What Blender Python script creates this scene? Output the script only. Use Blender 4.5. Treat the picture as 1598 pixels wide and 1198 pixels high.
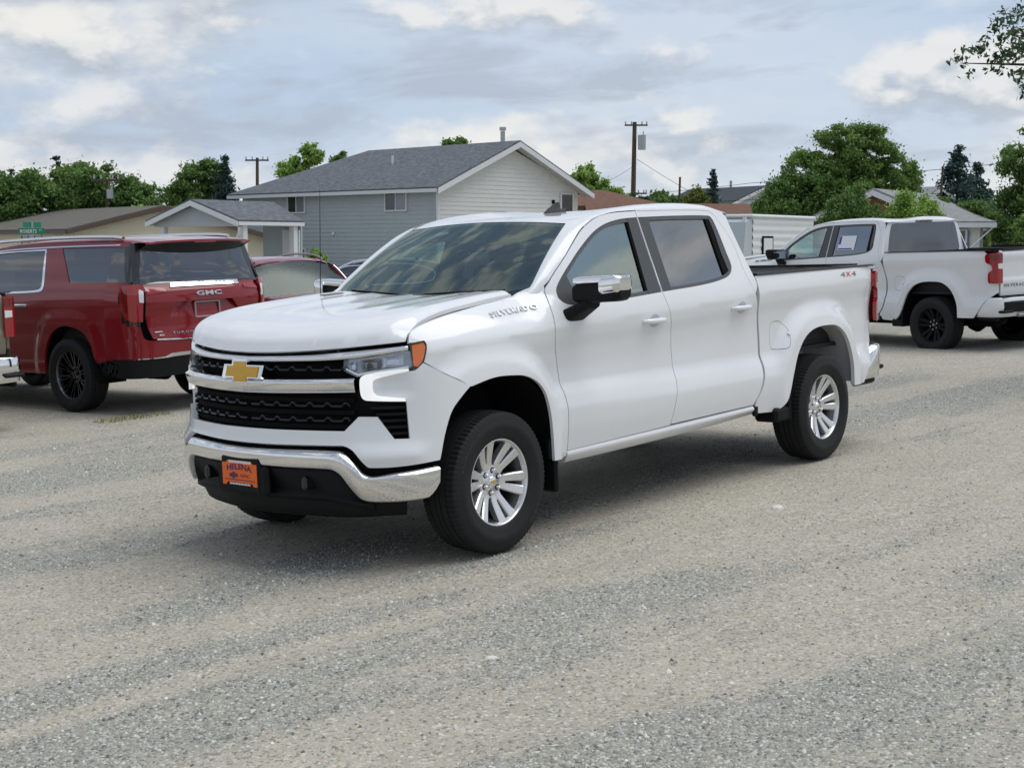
import bpy, math, random
import numpy as np
from mathutils import Vector, Matrix
from mathutils.geometry import delaunay_2d_cdt
R=math.radians
for o in list(bpy.data.objects): bpy.data.objects.remove(o, do_unlink=True)
scene=bpy.context.scene
COL=scene.collection
# ------------------------------------------------------------------ camera
CAM=Vector((5.88582,6.11937,1.72780)); YAW,PITCH,ROLL=-2.43518754,-0.100118453,-0.0363944
fw=Vector((math.cos(YAW)*math.cos(PITCH),math.sin(YAW)*math.cos(PITCH),math.sin(PITCH)))
r0=fw.cross(Vector((0,0,1))).normalized(); u0=r0.cross(fw)
rt=r0*math.cos(ROLL)+u0*math.sin(ROLL); up=u0*math.cos(ROLL)-r0*math.sin(ROLL)
cd=bpy.data.cameras.new('camera'); cd.sensor_width=36; cd.lens=2223.243/1598*36; cd.clip_start=.05; cd.clip_end=3000
cam=bpy.data.objects.new('camera',cd); COL.objects.link(cam)
cam.matrix_world=Matrix.Translation(CAM)@Matrix((rt,up,-fw)).transposed().to_4x4()
scene.camera=cam
# frame of the neighbourhood behind the lot (the lot slopes about two degrees to the street)
hx=Vector((math.cos(YAW),math.sin(YAW),0)); rx=Vector((math.sin(YAW),-math.cos(YAW),0))
grt=rx*math.cos(ROLL)+Vector((0,0,1))*math.sin(ROLL); gup=Vector((0,0,1))*math.cos(ROLL)-rx*math.sin(ROLL)
GM=Matrix.Translation(CAM)@Matrix((grt,hx,gup)).transposed().to_4x4()     # x right, y away, z up from eye height
def gground(X,Y=0): return -1.728+.0364*X
# ------------------------------------------------------------------ sky and sun
SUN_AZ,SUN_EL=R(140),R(65)          # direction the light comes from, in the lot's frame
w=bpy.data.worlds.new('World'); scene.world=w; w.use_nodes=True
nt=w.node_tree; nt.nodes.clear()
def N(tree,typ,**kw):
    n=tree.nodes.new(typ)
    for k,v in kw.items():
        if k in ('inp',):
            for a,b in v.items(): n.inputs[a].default_value=b
        else: setattr(n,k,v)
    return n
def L(tree,a,b): tree.links.new(a,b)
out=N(nt,'ShaderNodeOutputWorld'); bg=N(nt,'ShaderNodeBackground')
sky=N(nt,'ShaderNodeTexSky',sky_type='NISHITA',sun_disc=False,sun_elevation=SUN_EL,sun_rotation=math.pi/2-SUN_AZ,altitude=1200,air_density=1.0,dust_density=1.6,ozone_density=1.0)
SKY_STRENGTH=.115
tc=N(nt,'ShaderNodeTexCoord'); sep=N(nt,'ShaderNodeSeparateXYZ'); L(nt,tc.outputs['Generated'],sep.inputs[0])
def M(tree,op,a,b=None,clamp=False):
    n=N(tree,'ShaderNodeMath',operation=op,use_clamp=clamp)
    for i,v in enumerate((a,b)):
        if v is None: continue
        if isinstance(v,(int,float)): n.inputs[i].default_value=v
        else: L(tree,v,n.inputs[i])
    return n.outputs[0]
zc=M(nt,'MAXIMUM',sep.outputs[2],0.0)
den=M(nt,'ADD',zc,.10)
cx=M(nt,'DIVIDE',sep.outputs[0],den); cy=M(nt,'DIVIDE',sep.outputs[1],den)
comb=N(nt,'ShaderNodeCombineXYZ'); L(nt,cx,comb.inputs[0]); L(nt,cy,comb.inputs[1]); comb.inputs[2].default_value=3.1
def noise(tree,vec,scale,detail=6,rough=.55,dist=0,dim='3D'):
    n=N(tree,'ShaderNodeTexNoise',noise_dimensions=dim); n.inputs['Scale'].default_value=scale; n.inputs['Detail'].default_value=detail
    n.inputs['Roughness'].default_value=rough; n.inputs['Distortion'].default_value=dist
    if vec is not None: L(tree,vec,n.inputs['Vector'])
    return n.outputs['Fac']
def ramp(tree,fac,stops,interp='LINEAR'):
    n=N(tree,'ShaderNodeValToRGB'); cr=n.color_ramp; cr.interpolation=interp
    while len(cr.elements)<len(stops): cr.elements.new(.5)
    for e,(p,c) in zip(cr.elements,stops):
        e.position=p; e.color=(c,c,c,1) if isinstance(c,(int,float)) else (*c,1)
    if fac is not None: L(tree,fac,n.inputs['Fac'])
    return n.outputs['Color']
def mixc(tree,fac,a,b,typ='MIX'):
    n=N(tree,'ShaderNodeMix',data_type='RGBA',blend_type=typ)
    for i,v in ((0,fac),(6,a),(7,b)):
        if isinstance(v,(int,float)): n.inputs[i].default_value=v
        elif isinstance(v,tuple): n.inputs[i].default_value=(*v,1)
        else: L(tree,v,n.inputs[i])
    return n.outputs[2]
# broken cloud deck: blue-grey veil, darker bases, a few lit puffs (a function of direction only)
skyc=mixc(nt,1.0,sky.outputs[0],(SKY_STRENGTH,)*3,'MULTIPLY')
def dirvec(flat,shift,up=0.0):
    c=N(nt,'ShaderNodeCombineXYZ'); L(nt,sep.outputs[0],c.inputs[0]); L(nt,sep.outputs[1],c.inputs[1]); L(nt,M(nt,'ADD',M(nt,'MULTIPLY',sep.outputs[2],flat),up),c.inputs[2])
    o=N(nt,'ShaderNodeVectorMath',operation='ADD'); L(nt,c.outputs[0],o.inputs[0]); o.inputs[1].default_value=shift; return o.outputs[0]
n1=noise(nt,dirvec(4.0,(3.1,1.7,.4)),3.2,6,.55,.3); n2=noise(nt,dirvec(4.6,(9.4,2.2,5.0)),6.5,7,.58,.35)
def puffs(shift,scale,flat,lo,hi,up):
    """heaped cloud: returns (cover, lit); lit compares the density with the density a little higher up"""
    big=noise(nt,dirvec(flat,shift),scale,1.5,.4,0); fine=noise(nt,dirvec(flat*.8,(shift[1],shift[2],shift[0])),scale*4.2,5,.55,0)
    bigu=noise(nt,dirvec(flat,shift,up),scale,1.5,.4,0); fineu=noise(nt,dirvec(flat*.8,(shift[1],shift[2],shift[0]),up*.8),scale*4.2,5,.55,0)
    d=M(nt,'ADD',big,M(nt,'MULTIPLY',M(nt,'SUBTRACT',fine,.5),.30)); du=M(nt,'ADD',bigu,M(nt,'MULTIPLY',M(nt,'SUBTRACT',fineu,.5),.30))
    return ramp(nt,d,[(lo,0),(hi,1)],'EASE'),M(nt,'ADD',M(nt,'MULTIPLY',M(nt,'SUBTRACT',d,du),9.0),.47,True)
veil=mixc(nt,ramp(nt,n1,[(.36,0),(.64,1)]),(.415,.50,.63),(.54,.59,.655))
base=mixc(nt,ramp(nt,sep.outputs[2],[(.0,.92),(.16,.86),(.55,.30)]),skyc,veil)
dk=ramp(nt,n2,[(.48,0),(.62,1)]); base=mixc(nt,M(nt,'MULTIPLY',dk,.70),base,(.355,.40,.475))
for sh,sc,fl,lo,hi,upv,am in (((5.35,8.9,1.15),5.4,2.5,.50,.66,.05,.74),((2.4,1.3,7.7),9.0,2.3,.54,.66,.035,.74)):
    cov,lit=puffs(sh,sc,fl,lo,hi,upv); base=mixc(nt,M(nt,'MULTIPLY',cov,am),base,mixc(nt,lit,(.385,.43,.49),(.72,.71,.685)))
hz=ramp(nt,sep.outputs[2],[(.0,1),(.07,0)]); base=mixc(nt,M(nt,'MULTIPLY',hz,.6),base,(.52,.585,.65))
L(nt,base,bg.inputs[0]); bg.inputs[1].default_value=.84
L(nt,bg.outputs[0],out.inputs[0])
sl=bpy.data.lights.new('sun','SUN'); sl.energy=1.45; sl.angle=R(56); sl.color=(1,.98,.92)
so=bpy.data.objects.new('sun',sl); COL.objects.link(so)
sd=Vector((math.cos(SUN_AZ)*math.cos(SUN_EL),math.sin(SUN_AZ)*math.cos(SUN_EL),math.sin(SUN_EL)))
so.rotation_euler=sd.to_track_quat('Z','Y').to_euler()
vs_=scene.view_settings; vs_.view_transform='Standard'; vs_.look='None'; vs_.exposure=0.55; vs_.gamma=1; vs_.use_curve_mapping=False
scene.render.engine='CYCLES'
# ------------------------------------------------------------------ helpers: objects
MESH={}
def link(name,data,parent=None,loc=None,rot=None):
    o=bpy.data.objects.new(name,data); COL.objects.link(o)
    if parent is not None: o.parent=parent
    if loc is not None: o.location=loc
    if rot is not None: o.rotation_euler=rot
    return o
def tag(o,label=None,cat=None,group=None,kind=None):
    if label: o['label']=label
    if cat: o['category']=cat
    if group: o['group']=group
    if kind: o['kind']=kind
    return o
def empty(name,label=None,cat=None,group=None,loc=(0,0,0),rz=0,parent=None):
    o=link(name,None,parent,loc,(0,0,rz)); o.empty_display_size=.2
    return tag(o,label,cat,group)
def gplace(o,X,Y,Z,rz=0):
    o.matrix_world=GM@Matrix.Translation((X,Y,Z))@Matrix.Rotation(rz,4,'Z'); return o
def setmat(o,m):
    me=o.data
    if not me.materials: me.materials.append(None)
    o.material_slots[0].link='OBJECT'; o.material_slots[0].material=m
    return o
def obj(name,me,m,parent=None,loc=None,rot=None): return setmat(link(name,me,parent,loc,rot),m)
class MB:
    """collects geometry for ONE mesh"""
    def __init__(s): s.v=[]; s.f=[]; s.sm=[]
    def add(s,vs,fs,smooth=False):
        b=len(s.v); s.v+= [tuple(map(float,p)) for p in vs]
        for f in fs: s.f.append(tuple(b+i for i in f)); s.sm.append(smooth)
        return s
    def box(s,c,d,M=None,bev=0):
        x,y,z=[k/2 for k in d]
        if bev<=0:
            vs=[(sx*x,sy*y,sz*z) for sx in(-1,1) for sy in(-1,1) for sz in(-1,1)]
            fs=[(0,1,3,2),(4,6,7,5),(0,4,5,1),(2,3,7,6),(0,2,6,4),(1,5,7,3)]
        else:
            b=min(bev,x*.9,y*.9,z*.9); vs=[];idx={}
            for sx in(-1,1):
                for sy in(-1,1):
                    for sz in(-1,1):
                        for a in range(3):
                            p=[sx*(x-b),sy*(y-b),sz*(z-b)]; p[a]=(sx*x,sy*y,sz*z)[a]
                            idx[(sx,sy,sz,a)]=len(vs); vs.append(p)
            fs=[]
            for a in range(3):
                o=[k for k in range(3) if k!=a]
                for sg in(-1,1):
                    q=[]
                    for s1,s2 in((-1,-1),(1,-1),(1,1),(-1,1)):
                        k=[0,0,0]; k[a]=sg;k[o[0]]=s1;k[o[1]]=s2; q.append(idx[(*k,a)])
                    fs.append(q)
            for a in range(3):
                o=[k for k in range(3) if k!=a]
                for s1 in(-1,1):
                    for s2 in(-1,1):
                        k1=[0,0,0];k1[o[0]]=s1;k1[o[1]]=s2; k2=k1[:]; k1[a]=-1;k2[a]=1
                        fs.append([idx[(*k1,o[0])],idx[(*k2,o[0])],idx[(*k2,o[1])],idx[(*k1,o[1])]])
            for sx in(-1,1):
                for sy in(-1,1):
                    for sz in(-1,1): fs.append([idx[(sx,sy,sz,a)] for a in range(3)])
            # orient outward
            V=[Vector(p) for p in vs]
            for i,f in enumerate(fs):
                n=(V[f[1]]-V[f[0]]).cross(V[f[2]]-V[f[0]]); cc=sum((V[k] for k in f),Vector())/len(f)
                if n.dot(cc)<0: fs[i]=f[::-1]
        if M is not None: vs=[M@Vector(p) for p in vs]
        s.add([(p[0]+c[0],p[1]+c[1],p[2]+c[2]) for p in vs],fs); return s
    def prism(s,poly,a,b,fn):
        """poly 2-D, extruded between a and b; fn(u,v,w)->xyz"""
        n=len(poly); A=sum(poly[i][0]*poly[(i+1)%n][1]-poly[(i+1)%n][0]*poly[i][1] for i in range(n))
        if A<0: poly=poly[::-1]
        vs=[fn(u,v,a) for u,v in poly]+[fn(u,v,b) for u,v in poly]
        fs=[tuple(range(n))[::-1],tuple(range(n,2*n))]+[(i,(i+1)%n,n+(i+1)%n,n+i) for i in range(n)]
        s.add(vs,fs); return s
    def tube(s,pts,r,n=8,cap=True,smooth=True):
        pts=[Vector(p) for p in pts]; rings=[]; rr=r if isinstance(r,(list,tuple)) else [r]*len(pts)
        t=(pts[1]-pts[0]).normalized(); a=t.orthogonal().normalized()
        for i,p in enumerate(pts):
            t=(pts[min(i+1,len(pts)-1)]-pts[max(i-1,0)]).normalized()
            a=(a-t*a.dot(t)).normalized(); b=t.cross(a)
            rings.append([p+(a*math.cos(2*math.pi*k/n)+b*math.sin(2*math.pi*k/n))*rr[i] for k in range(n)])
        vs=[q for ring in rings for q in ring]; fs=[]
        for i in range(len(pts)-1):
            for k in range(n): fs.append((i*n+k,i*n+(k+1)%n,(i+1)*n+(k+1)%n,(i+1)*n+k))
        s.add(vs,fs,smooth)
        if cap: s.add(vs[:n],[tuple(range(n))[::-1]]); s.add(vs[-n:],[tuple(range(n))])
        return s
    def grid(s,rows,smooth=True,closed=False,flip=False):
        n=len(rows[0]); vs=[p for r in rows for p in r]; fs=[]
        for i in range(len(rows)-1):
            for k in range(n if closed else n-1):
                f=(i*n+k,i*n+(k+1)%n,(i+1)*n+(k+1)%n,(i+1)*n+k); fs.append(f[::-1] if flip else f)
        s.add(vs,fs,smooth); return s
    def lathe(s,prof,n=32,fn=None,axis='y',smooth=True,rmod=None,flip=False):
        rows=[]
        for i,(r,h) in enumerate(prof):
            ring=[]
            for k in range(n):
                q=r if rmod is None else rmod(i,k,r); a=2*math.pi*k/n
                c,d=q*math.cos(a),q*math.sin(a)
                ring.append({'y':(c,h,d),'z':(c,d,h),'x':(h,c,d)}[axis])
            rows.append(ring)
        s.grid(rows,smooth,True,flip); return s
    def mesh(s,key):
        me=bpy.data.meshes.new(key); me.from_pydata(s.v,[],s.f)
        me.polygons.foreach_set('use_smooth',np.array(s.sm,bool)); me.update(); return me
    def build(s,name,m,parent=None,loc=None,rot=None): return obj(name,s.mesh(name),m,parent,loc,rot)
def cached(key,fn):
    if key not in MESH: MESH[key]=fn()
    return MESH[key]
# ------------------------------------------------------------------ helpers: curves and panels
def crom(pts,step,closed=False):
    P=[np.array(p[:2],float) for p in pts]; n=len(P); out=[]
    for i in range(n if closed else n-1):
        b,c=P[i%n],P[(i+1)%n]
        a=P[(i-1)%n] if closed or i>0 else 2*b-c
        d=P[(i+2)%n] if closed or i<n-2 else 2*c-b
        # centripetal-ish tangents limited by chord
        l=np.linalg.norm(c-b); la=np.linalg.norm(b-a); ld=np.linalg.norm(d-c)
        m1=((c-a)/(l+la+1e-9))*l; m2=((d-b)/(l+ld+1e-9))*l
        k=max(1,int(math.ceil(l/step)))
        for j in range(k):
            t=j/k; out.append(b*(2*t**3-3*t*t+1)+m1*(t**3-2*t*t+t)+c*(-2*t**3+3*t*t)+m2*(t**3-t*t))
    if not closed: out.append(P[-1])
    return out
def path(pts,step=.02):
    """closed outline; a third item 1 marks a corner"""
    n=len(pts); cs=[i for i,p in enumerate(pts) if len(p)>2]
    if not cs: return np.array(crom(pts,step,True))
    out=[]
    for a,b in zip(cs,cs[1:]+[cs[0]+n]):
        out+=crom([pts[i%n] for i in range(a,b+1)],step)[:-1]
    return np.array(out)
def inset(poly,d):
    p=np.asarray(poly,float); A=.5*np.sum(p[:,0]*np.roll(p[:,1],-1)-np.roll(p[:,0],-1)*p[:,1]); sg=1 if A>0 else -1
    e1=p-np.roll(p,1,0); e2=np.roll(p,-1,0)-p
    e1/=np.linalg.norm(e1,axis=1)[:,None]+1e-12; e2/=np.linalg.norm(e2,axis=1)[:,None]+1e-12
    n1=np.stack([-e1[:,1],e1[:,0]],1)*sg; n2=np.stack([-e2[:,1],e2[:,0]],1)*sg
    b=n1+n2; b/=np.maximum(np.linalg.norm(b,axis=1)[:,None],.3); k=np.clip(1/np.maximum((b*n1).sum(1),.35),1,2)
    return p+b*(d*k)[:,None]
def inpoly(q,poly):
    x,y=q[:,0],q[:,1]; c=np.zeros(len(q),bool); n=len(poly)
    for i in range(n):
        x1,y1=poly[i];x2,y2=poly[(i+1)%n]
        if y1==y2: continue
        k=((y1>y)!=(y2>y)); c^=k&(x<(x2-x1)*(y-y1)/(y2-y1)+x1)
    return c
def panel_mesh(key,outline,S,out,step=.03,holes=(),flange=.012,off=0,mirror=False,aspect=1.0):
    loops=[np.asarray(outline,float)]+[np.asarray(h,float) for h in holes]
    lo=loops[0].min(0);hi=loops[0].max(0)
    su,sv=step,step*aspect
    gu,gv=np.meshgrid(np.arange(lo[0]+su*.5,hi[0],su),np.arange(lo[1]+sv*.5,hi[1],sv)); g=np.stack([gu.ravel(),gv.ravel()],1)
    if len(g):
        ok=inpoly(g,loops[0])
        for h in loops[1:]: ok&=~inpoly(g,h)
        g=g[ok]
        B=np.concatenate(loops)/[1,aspect]
        if len(g): g=g[np.array([np.min(np.sum((B-q/np.array([1,aspect]))**2,1)) for q in g])>(.45*step)**2]
    vs=[];ed=[]
    for l in loops:
        b=len(vs); n=len(l); vs+= [Vector(p) for p in l]; ed+=[(b+i,b+(i+1)%n) for i in range(n)]
    vs+=[Vector(p) for p in g]
    V,E,F,*_=delaunay_2d_cdt(vs,ed,[],0,1e-6)
    V=np.array([tuple(p) for p in V]); F=np.array([f for f in F if len(f)==3])
    c=V[F].mean(1); ok=inpoly(c,loops[0])
    for h in loops[1:]: ok&=~inpoly(c,h)
    F=F[ok]
    def ev(q):
        e=1e-3; p=S(q[:,0],q[:,1]); a=S(q[:,0]+e,q[:,1])-S(q[:,0]-e,q[:,1]); b=S(q[:,0],q[:,1]+e*aspect)-S(q[:,0],q[:,1]-e*aspect)
        n=np.cross(a,b); n/=np.linalg.norm(n,axis=1)[:,None]+1e-12
        o=np.array(out,float)
        n*=np.where((n@o)<0,-1,1)[:,None]; return p+n*off,n
    p,n=ev(V)
    t=np.cross(p[F[:,1]]-p[F[:,0]],p[F[:,2]]-p[F[:,0]]); fl=(t*n[F].mean(1)).sum(1)<0
    F[fl]=F[fl][:,::-1]
    verts=list(p); nor=list(n); faces=[tuple(f) for f in F]
    if flange:
        for li,l in enumerate(loops):
            q,m=ev(l); b=len(verts); k=len(l); verts+=list(q)+list(q-m*flange); nor+=[(0,0,0)]*(2*k)
            A=np.sum(l[:,0]*np.roll(l[:,1],-1)-np.roll(l[:,0],-1)*l[:,1])
            # decide winding from first edge
            for i in range(k):
                j=(i+1)%k; faces.append((b+i,b+j,b+k+j,b+k+i))
    verts=np.array(verts); nor=np.array(nor)
    if mirror: verts[:,1]*=-1; nor[:,1]*=-1; faces=[f[::-1] for f in faces]
    me=bpy.data.meshes.new(key); me.from_pydata(verts.tolist(),[],[tuple(int(i) for i in f) for f in faces])
    me.polygons.foreach_set('use_smooth',np.ones(len(faces),bool)); me.update()
    me.normals_split_custom_set_from_vertices([tuple(x) for x in nor])
    return me
def panel(name,key,m,parent,outline,S,out,**kw):
    return obj(name,cached(key+('_R' if kw.get('mirror') else ''),lambda:panel_mesh(key,outline,S,out,**kw)),m,parent)
FONT=None
def text_geo(s,bold=0.0,res=2,spacing=1.0):
    cu=bpy.data.curves.new('t','FONT'); cu.body=s; cu.size=1; cu.resolution_u=res; cu.offset=bold; cu.space_character=spacing
    cu.align_x='LEFT'; cu.extrude=.5
    o=bpy.data.objects.new('t',cu); COL.objects.link(o); bpy.context.view_layer.update()
    me=bpy.data.meshes.new_from_object(o.evaluated_get(bpy.context.evaluated_depsgraph_get()))
    v=[tuple(p.co) for p in me.vertices]; f=[tuple(p.vertices) for p in me.polygons]
    bpy.data.objects.remove(o,do_unlink=True); bpy.data.curves.remove(cu); bpy.data.meshes.remove(me)
    a=np.array(v); lo=a.min(0);hi=a.max(0); a[:,0]=(a[:,0]-lo[0])/(hi[0]-lo[0]); a[:,1]=(a[:,1]-lo[1])/(hi[1]-lo[1])
    return a,f
def text(name,s,m,parent,fn,bold=.0,spacing=1.0):
    """fn(u 0..1 along the line, v 0..1 up, w 0..1 thickness) -> xyz"""
    a,f=text_geo(s,bold,2,spacing); mb=MB(); mb.add([fn(u,v,w_+.5) for u,v,w_ in a],f); return mb.build(name,m,parent)
# ------------------------------------------------------------------ materials
def newmat(name):
    m=bpy.data.materials.new(name); m.use_nodes=True; t=m.node_tree; t.nodes.clear()
    o=N(t,'ShaderNodeOutputMaterial'); return m,t,o
def pbsdf(t,color=(.5,.5,.5),rough=.5,metal=0,coat=0,spec=.5,coatr=.03):
    b=N(t,'ShaderNodeBsdfPrincipled'); 
    if isinstance(color,tuple): b.inputs['Base Color'].default_value=(*color,1)
    else: L(t,color,b.inputs['Base Color'])
    if isinstance(rough,(int,float)): b.inputs['Roughness'].default_value=rough
    else: L(t,rough,b.inputs['Roughness'])
    b.inputs['Metallic'].default_value=metal; b.inputs['Coat Weight'].default_value=coat; b.inputs['Coat IOR'].default_value=1.5; b.inputs['Coat Roughness'].default_value=coatr
    b.inputs['Specular IOR Level'].default_value=spec
    return b
def simple(name,color,rough=.5,metal=0,coat=0,spec=.5,var=0,vscale=6,bump=0,bscale=80):
    m,t,o=newmat(name); c=color
    geo=N(t,'ShaderNodeNewGeometry')
    if var:
        f=noise(t,geo.outputs['Position'],vscale,5,.6)
        c=mixc(t,f,tuple(k*(1-var) for k in color),tuple(min(1,k*(1+var)) for k in color))
    b=pbsdf(t,c,rough,metal,coat,spec)
    if bump:
        bn=N(t,'ShaderNodeBump'); bn.inputs['Strength'].default_value=bump; bn.inputs['Distance'].default_value=.01
        L(t,noise(t,geo.outputs['Position'],bscale,3,.6),bn.inputs['Height']); L(t,bn.outputs[0],b.inputs['Normal'])
    L(t,b.outputs[0],o.inputs[0]); return m
def emis(name,color,strength):
    m,t,o=newmat(name); e=N(t,'ShaderNodeEmission'); e.inputs[0].default_value=(*color,1); e.inputs[1].default_value=strength
    b=pbsdf(t,(.8,.8,.8),.1); a=N(t,'ShaderNodeAddShader'); L(t,e.outputs[0],a.inputs[0]); L(t,b.outputs[0],a.inputs[1]); L(t,a.outputs[0],o.inputs[0]); return m
def glass(name,tint,ior=1.52,refl=(.95,.97,1.0),rough=0.0):
    m,t,o=newmat(name); tr=N(t,'ShaderNodeBsdfTransparent'); tr.inputs[0].default_value=(*tint,1)
    gl=N(t,'ShaderNodeBsdfGlossy'); gl.inputs['Roughness'].default_value=rough; gl.inputs[0].default_value=(*refl,1)
    fr=N(t,'ShaderNodeFresnel'); ge=N(t,'ShaderNodeNewGeometry'); L(t,M(t,'ADD',M(t,'MULTIPLY',ge.outputs['Backfacing'],1/ior-ior),ior),fr.inputs[0]); mx=N(t,'ShaderNodeMixShader')
    L(t,fr.outputs[0],mx.inputs[0]); L(t,tr.outputs[0],mx.inputs[1]); L(t,gl.outputs[0],mx.inputs[2]); L(t,mx.outputs[0],o.inputs[0]); return m
def paint(name,color,rough=.28,dirt=.0,metal=0,dirtcol=(.30,.27,.23)):
    """clear-coated car paint with a film of dust that thickens near the sills"""
    m,t,o=newmat(name); tcn=N(t,'ShaderNodeTexCoord'); sp=N(t,'ShaderNodeSeparateXYZ'); L(t,tcn.outputs['Object'],sp.inputs[0])
    f=noise(t,tcn.outputs['Object'],9,6,.65)
    h=ramp(t,sp.outputs[2],[(.38,1),(.62,.25),(.9,.05)])
    k=M(t,'MULTIPLY',M(t,'MULTIPLY',h,f),dirt,True)
    c=mixc(t,k,color,dirtcol)
    b=pbsdf(t,c,.5,metal,1.0,.15,.02)
    bn=N(t,'ShaderNodeBump'); bn.inputs['Strength'].default_value=.04; bn.inputs['Distance'].default_value=.002
    L(t,noise(t,tcn.outputs['Object'],260,2,.5),bn.inputs['Height']); L(t,bn.outputs[0],b.inputs['Coat Normal'])
    L(t,b.outputs[0],o.inputs[0]); return m
MT={}
MT['white']=paint('white_paint',(.79,.80,.815),.32,.25)
MT['red']=paint('dark_red_paint',(.21,.0035,.009),.25,.10,0)
MT['maroon']=paint('maroon_paint',(.22,.012,.035),.25,.2)
MT['tan']=paint('pewter_paint',(.22,.19,.14),.3,.3,.3)
MT['blackpaint']=paint('black_paint',(.012,.013,.016),.25,.25)
MT['chrome']=simple('chrome',(.82,.82,.83),.03,1)
MT['silver']=simple('bright_aluminium',(.74,.74,.745),.24,.75,var=.05,vscale=25)
MT['blackplastic']=simple('black_plastic',(.007,.0075,.008),.6,spec=.18,bump=.15,bscale=400)
MT['glossblack']=simple('gloss_black',(.012,.012,.013),.18,coat=.5)
MT['dark']=simple('underbody_black',(.008,.008,.008),.9,spec=.1)
MT['trimgrey']=simple('window_trim_grey',(.075,.078,.08),.32)
MT['pillar']=simple('pillar_applique',(.060,.064,.066),.2)
MT['rubber']=simple('tyre_rubber',(.016,.0162,.017),.75,spec=.3,var=.25,vscale=14,bump=.1,bscale=150)
MT['rubberdust']=simple('dusty_tyre_tread',(.085,.078,.066),.9,var=.25,vscale=14)
MT['liner']=simple('bed_liner',(.014,.014,.015),.75,bump=.3,bscale=200)
MT['wellgrey']=simple('wheel_well_primer',(.40,.42,.43),.6,var=.15)
MT['cup']=simple('handle_recess_shade',(.52,.52,.55),.4)  # shade of the handle hollow painted as flat grey
MT['grillebar']=simple('grille_bar_black',(.016,.017,.018),.34,spec=.4)
MT['glassclear']=glass('windshield_glass',(.50,.66,.60),2.3,(.80,.95,.90))
MT['glassfront']=glass('door_glass',(.55,.70,.62),4.4,(.86,.97,.90))
MT['glasstint']=glass('privacy_glass',(.10,.105,.11),4.2,(.90,.92,.92))
MT['glassrear']=glass('rear_window_glass',(.06,.065,.07),2.3)
MT['glasscar']=glass('car_windshield_glass',(.4,.5,.47),1.7,(.85,.95,.92),.22)
MT['lens']=glass('lamp_lens',(.86,.88,.9),1.5)
MT['amber']=simple('amber_lens',(.75,.16,.008),.12,coat=1)
MT['redlens']=simple('red_lens',(.30,.004,.008),.1,coat=1)
MT['redlensdark']=simple('dark_red_lens',(.16,.003,.006),.1,coat=1)
MT['whitelens']=simple('clear_reverse_lens',(.75,.75,.76),.15,coat=1)
MT['drl']=emis('daytime_running_light',(1,1,1),.30)
MT['reflector']=simple('lamp_reflector',(.70,.71,.73),.12,1)
MT['gold']=simple('gold_emblem',(.62,.36,.045),.38,.25,var=.1,vscale=60)
MT['interior']=simple('interior_charcoal',(.028,.028,.03),.75)
MT['seat']=simple('seat_fabric',(.045,.045,.048),.85)
MT['headliner']=simple('headliner_grey',(.16,.16,.16),.9)
MT['orange']=simple('orange_plate',(.80,.135,.006),.5)
MT['purple']=simple('dark_purple_print',(.10,.012,.07),.5)
MT['letter']=simple('chrome_lettering',(.66,.67,.69),.2,1)
MT['letterdark']=simple('dark_lettering',(.05,.05,.05),.4)
MT['letterred']=simple('red_print',(.62,.05,.03),.4)
MT['lettergrey']=simple('grey_print',(.22,.22,.23),.4)
MT['whiteprint']=simple('white_print',(.8,.8,.8),.5)
MT['paper']=simple('sticker_paper',(.72,.74,.80),.6)
MT['blueprint']=simple('sticker_blue_print',(.03,.05,.28),.6)
MT['steel']=simple('dull_steel',(.35,.35,.35),.4,.8)

MT['lampback']=simple('lamp_housing',(.38,.39,.41),.2,.8)

MT['tyreletter']=simple('tyre_letter_rubber',(.034,.034,.034),.7)

MT['barrel']=simple('wheel_barrel_shade',(.20,.20,.205),.35,.9)  # darker copy of the rim silver; spoke pocket shade is in the colour
def pw(x, xs, ys):
    """smooth monotone (pchip) interpolation, flat ends"""
    xs=np.asarray(xs,float); ys=np.asarray(ys,float); x=np.asarray(x,float)
    if xs[0]>xs[-1]: xs=xs[::-1]; ys=ys[::-1]
    h=np.diff(xs); d=np.diff(ys)/h
    m=np.zeros(len(xs))
    for i in range(1,len(xs)-1):
        if d[i-1]*d[i]>0:
            w1=2*h[i]+h[i-1]; w2=h[i]+2*h[i-1]
            m[i]=(w1+w2)/(w1/d[i-1]+w2/d[i])
    m[0]=d[0]; m[-1]=d[-1]
    xc=np.clip(x,xs[0],xs[-1])
    k=np.clip(np.searchsorted(xs,xc)-1,0,len(xs)-2)
    t=(xc-xs[k])/h[k]
    return (ys[k]*(1+2*t)*(1-t)**2+m[k]*h[k]*t*(1-t)**2+ys[k+1]*t*t*(3-2*t)+m[k+1]*h[k]*t*t*(t-1))
def sst(x,a,b):
    t=np.clip((x-a)/(b-a),0,1); return t*t*(3-2*t)
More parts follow.
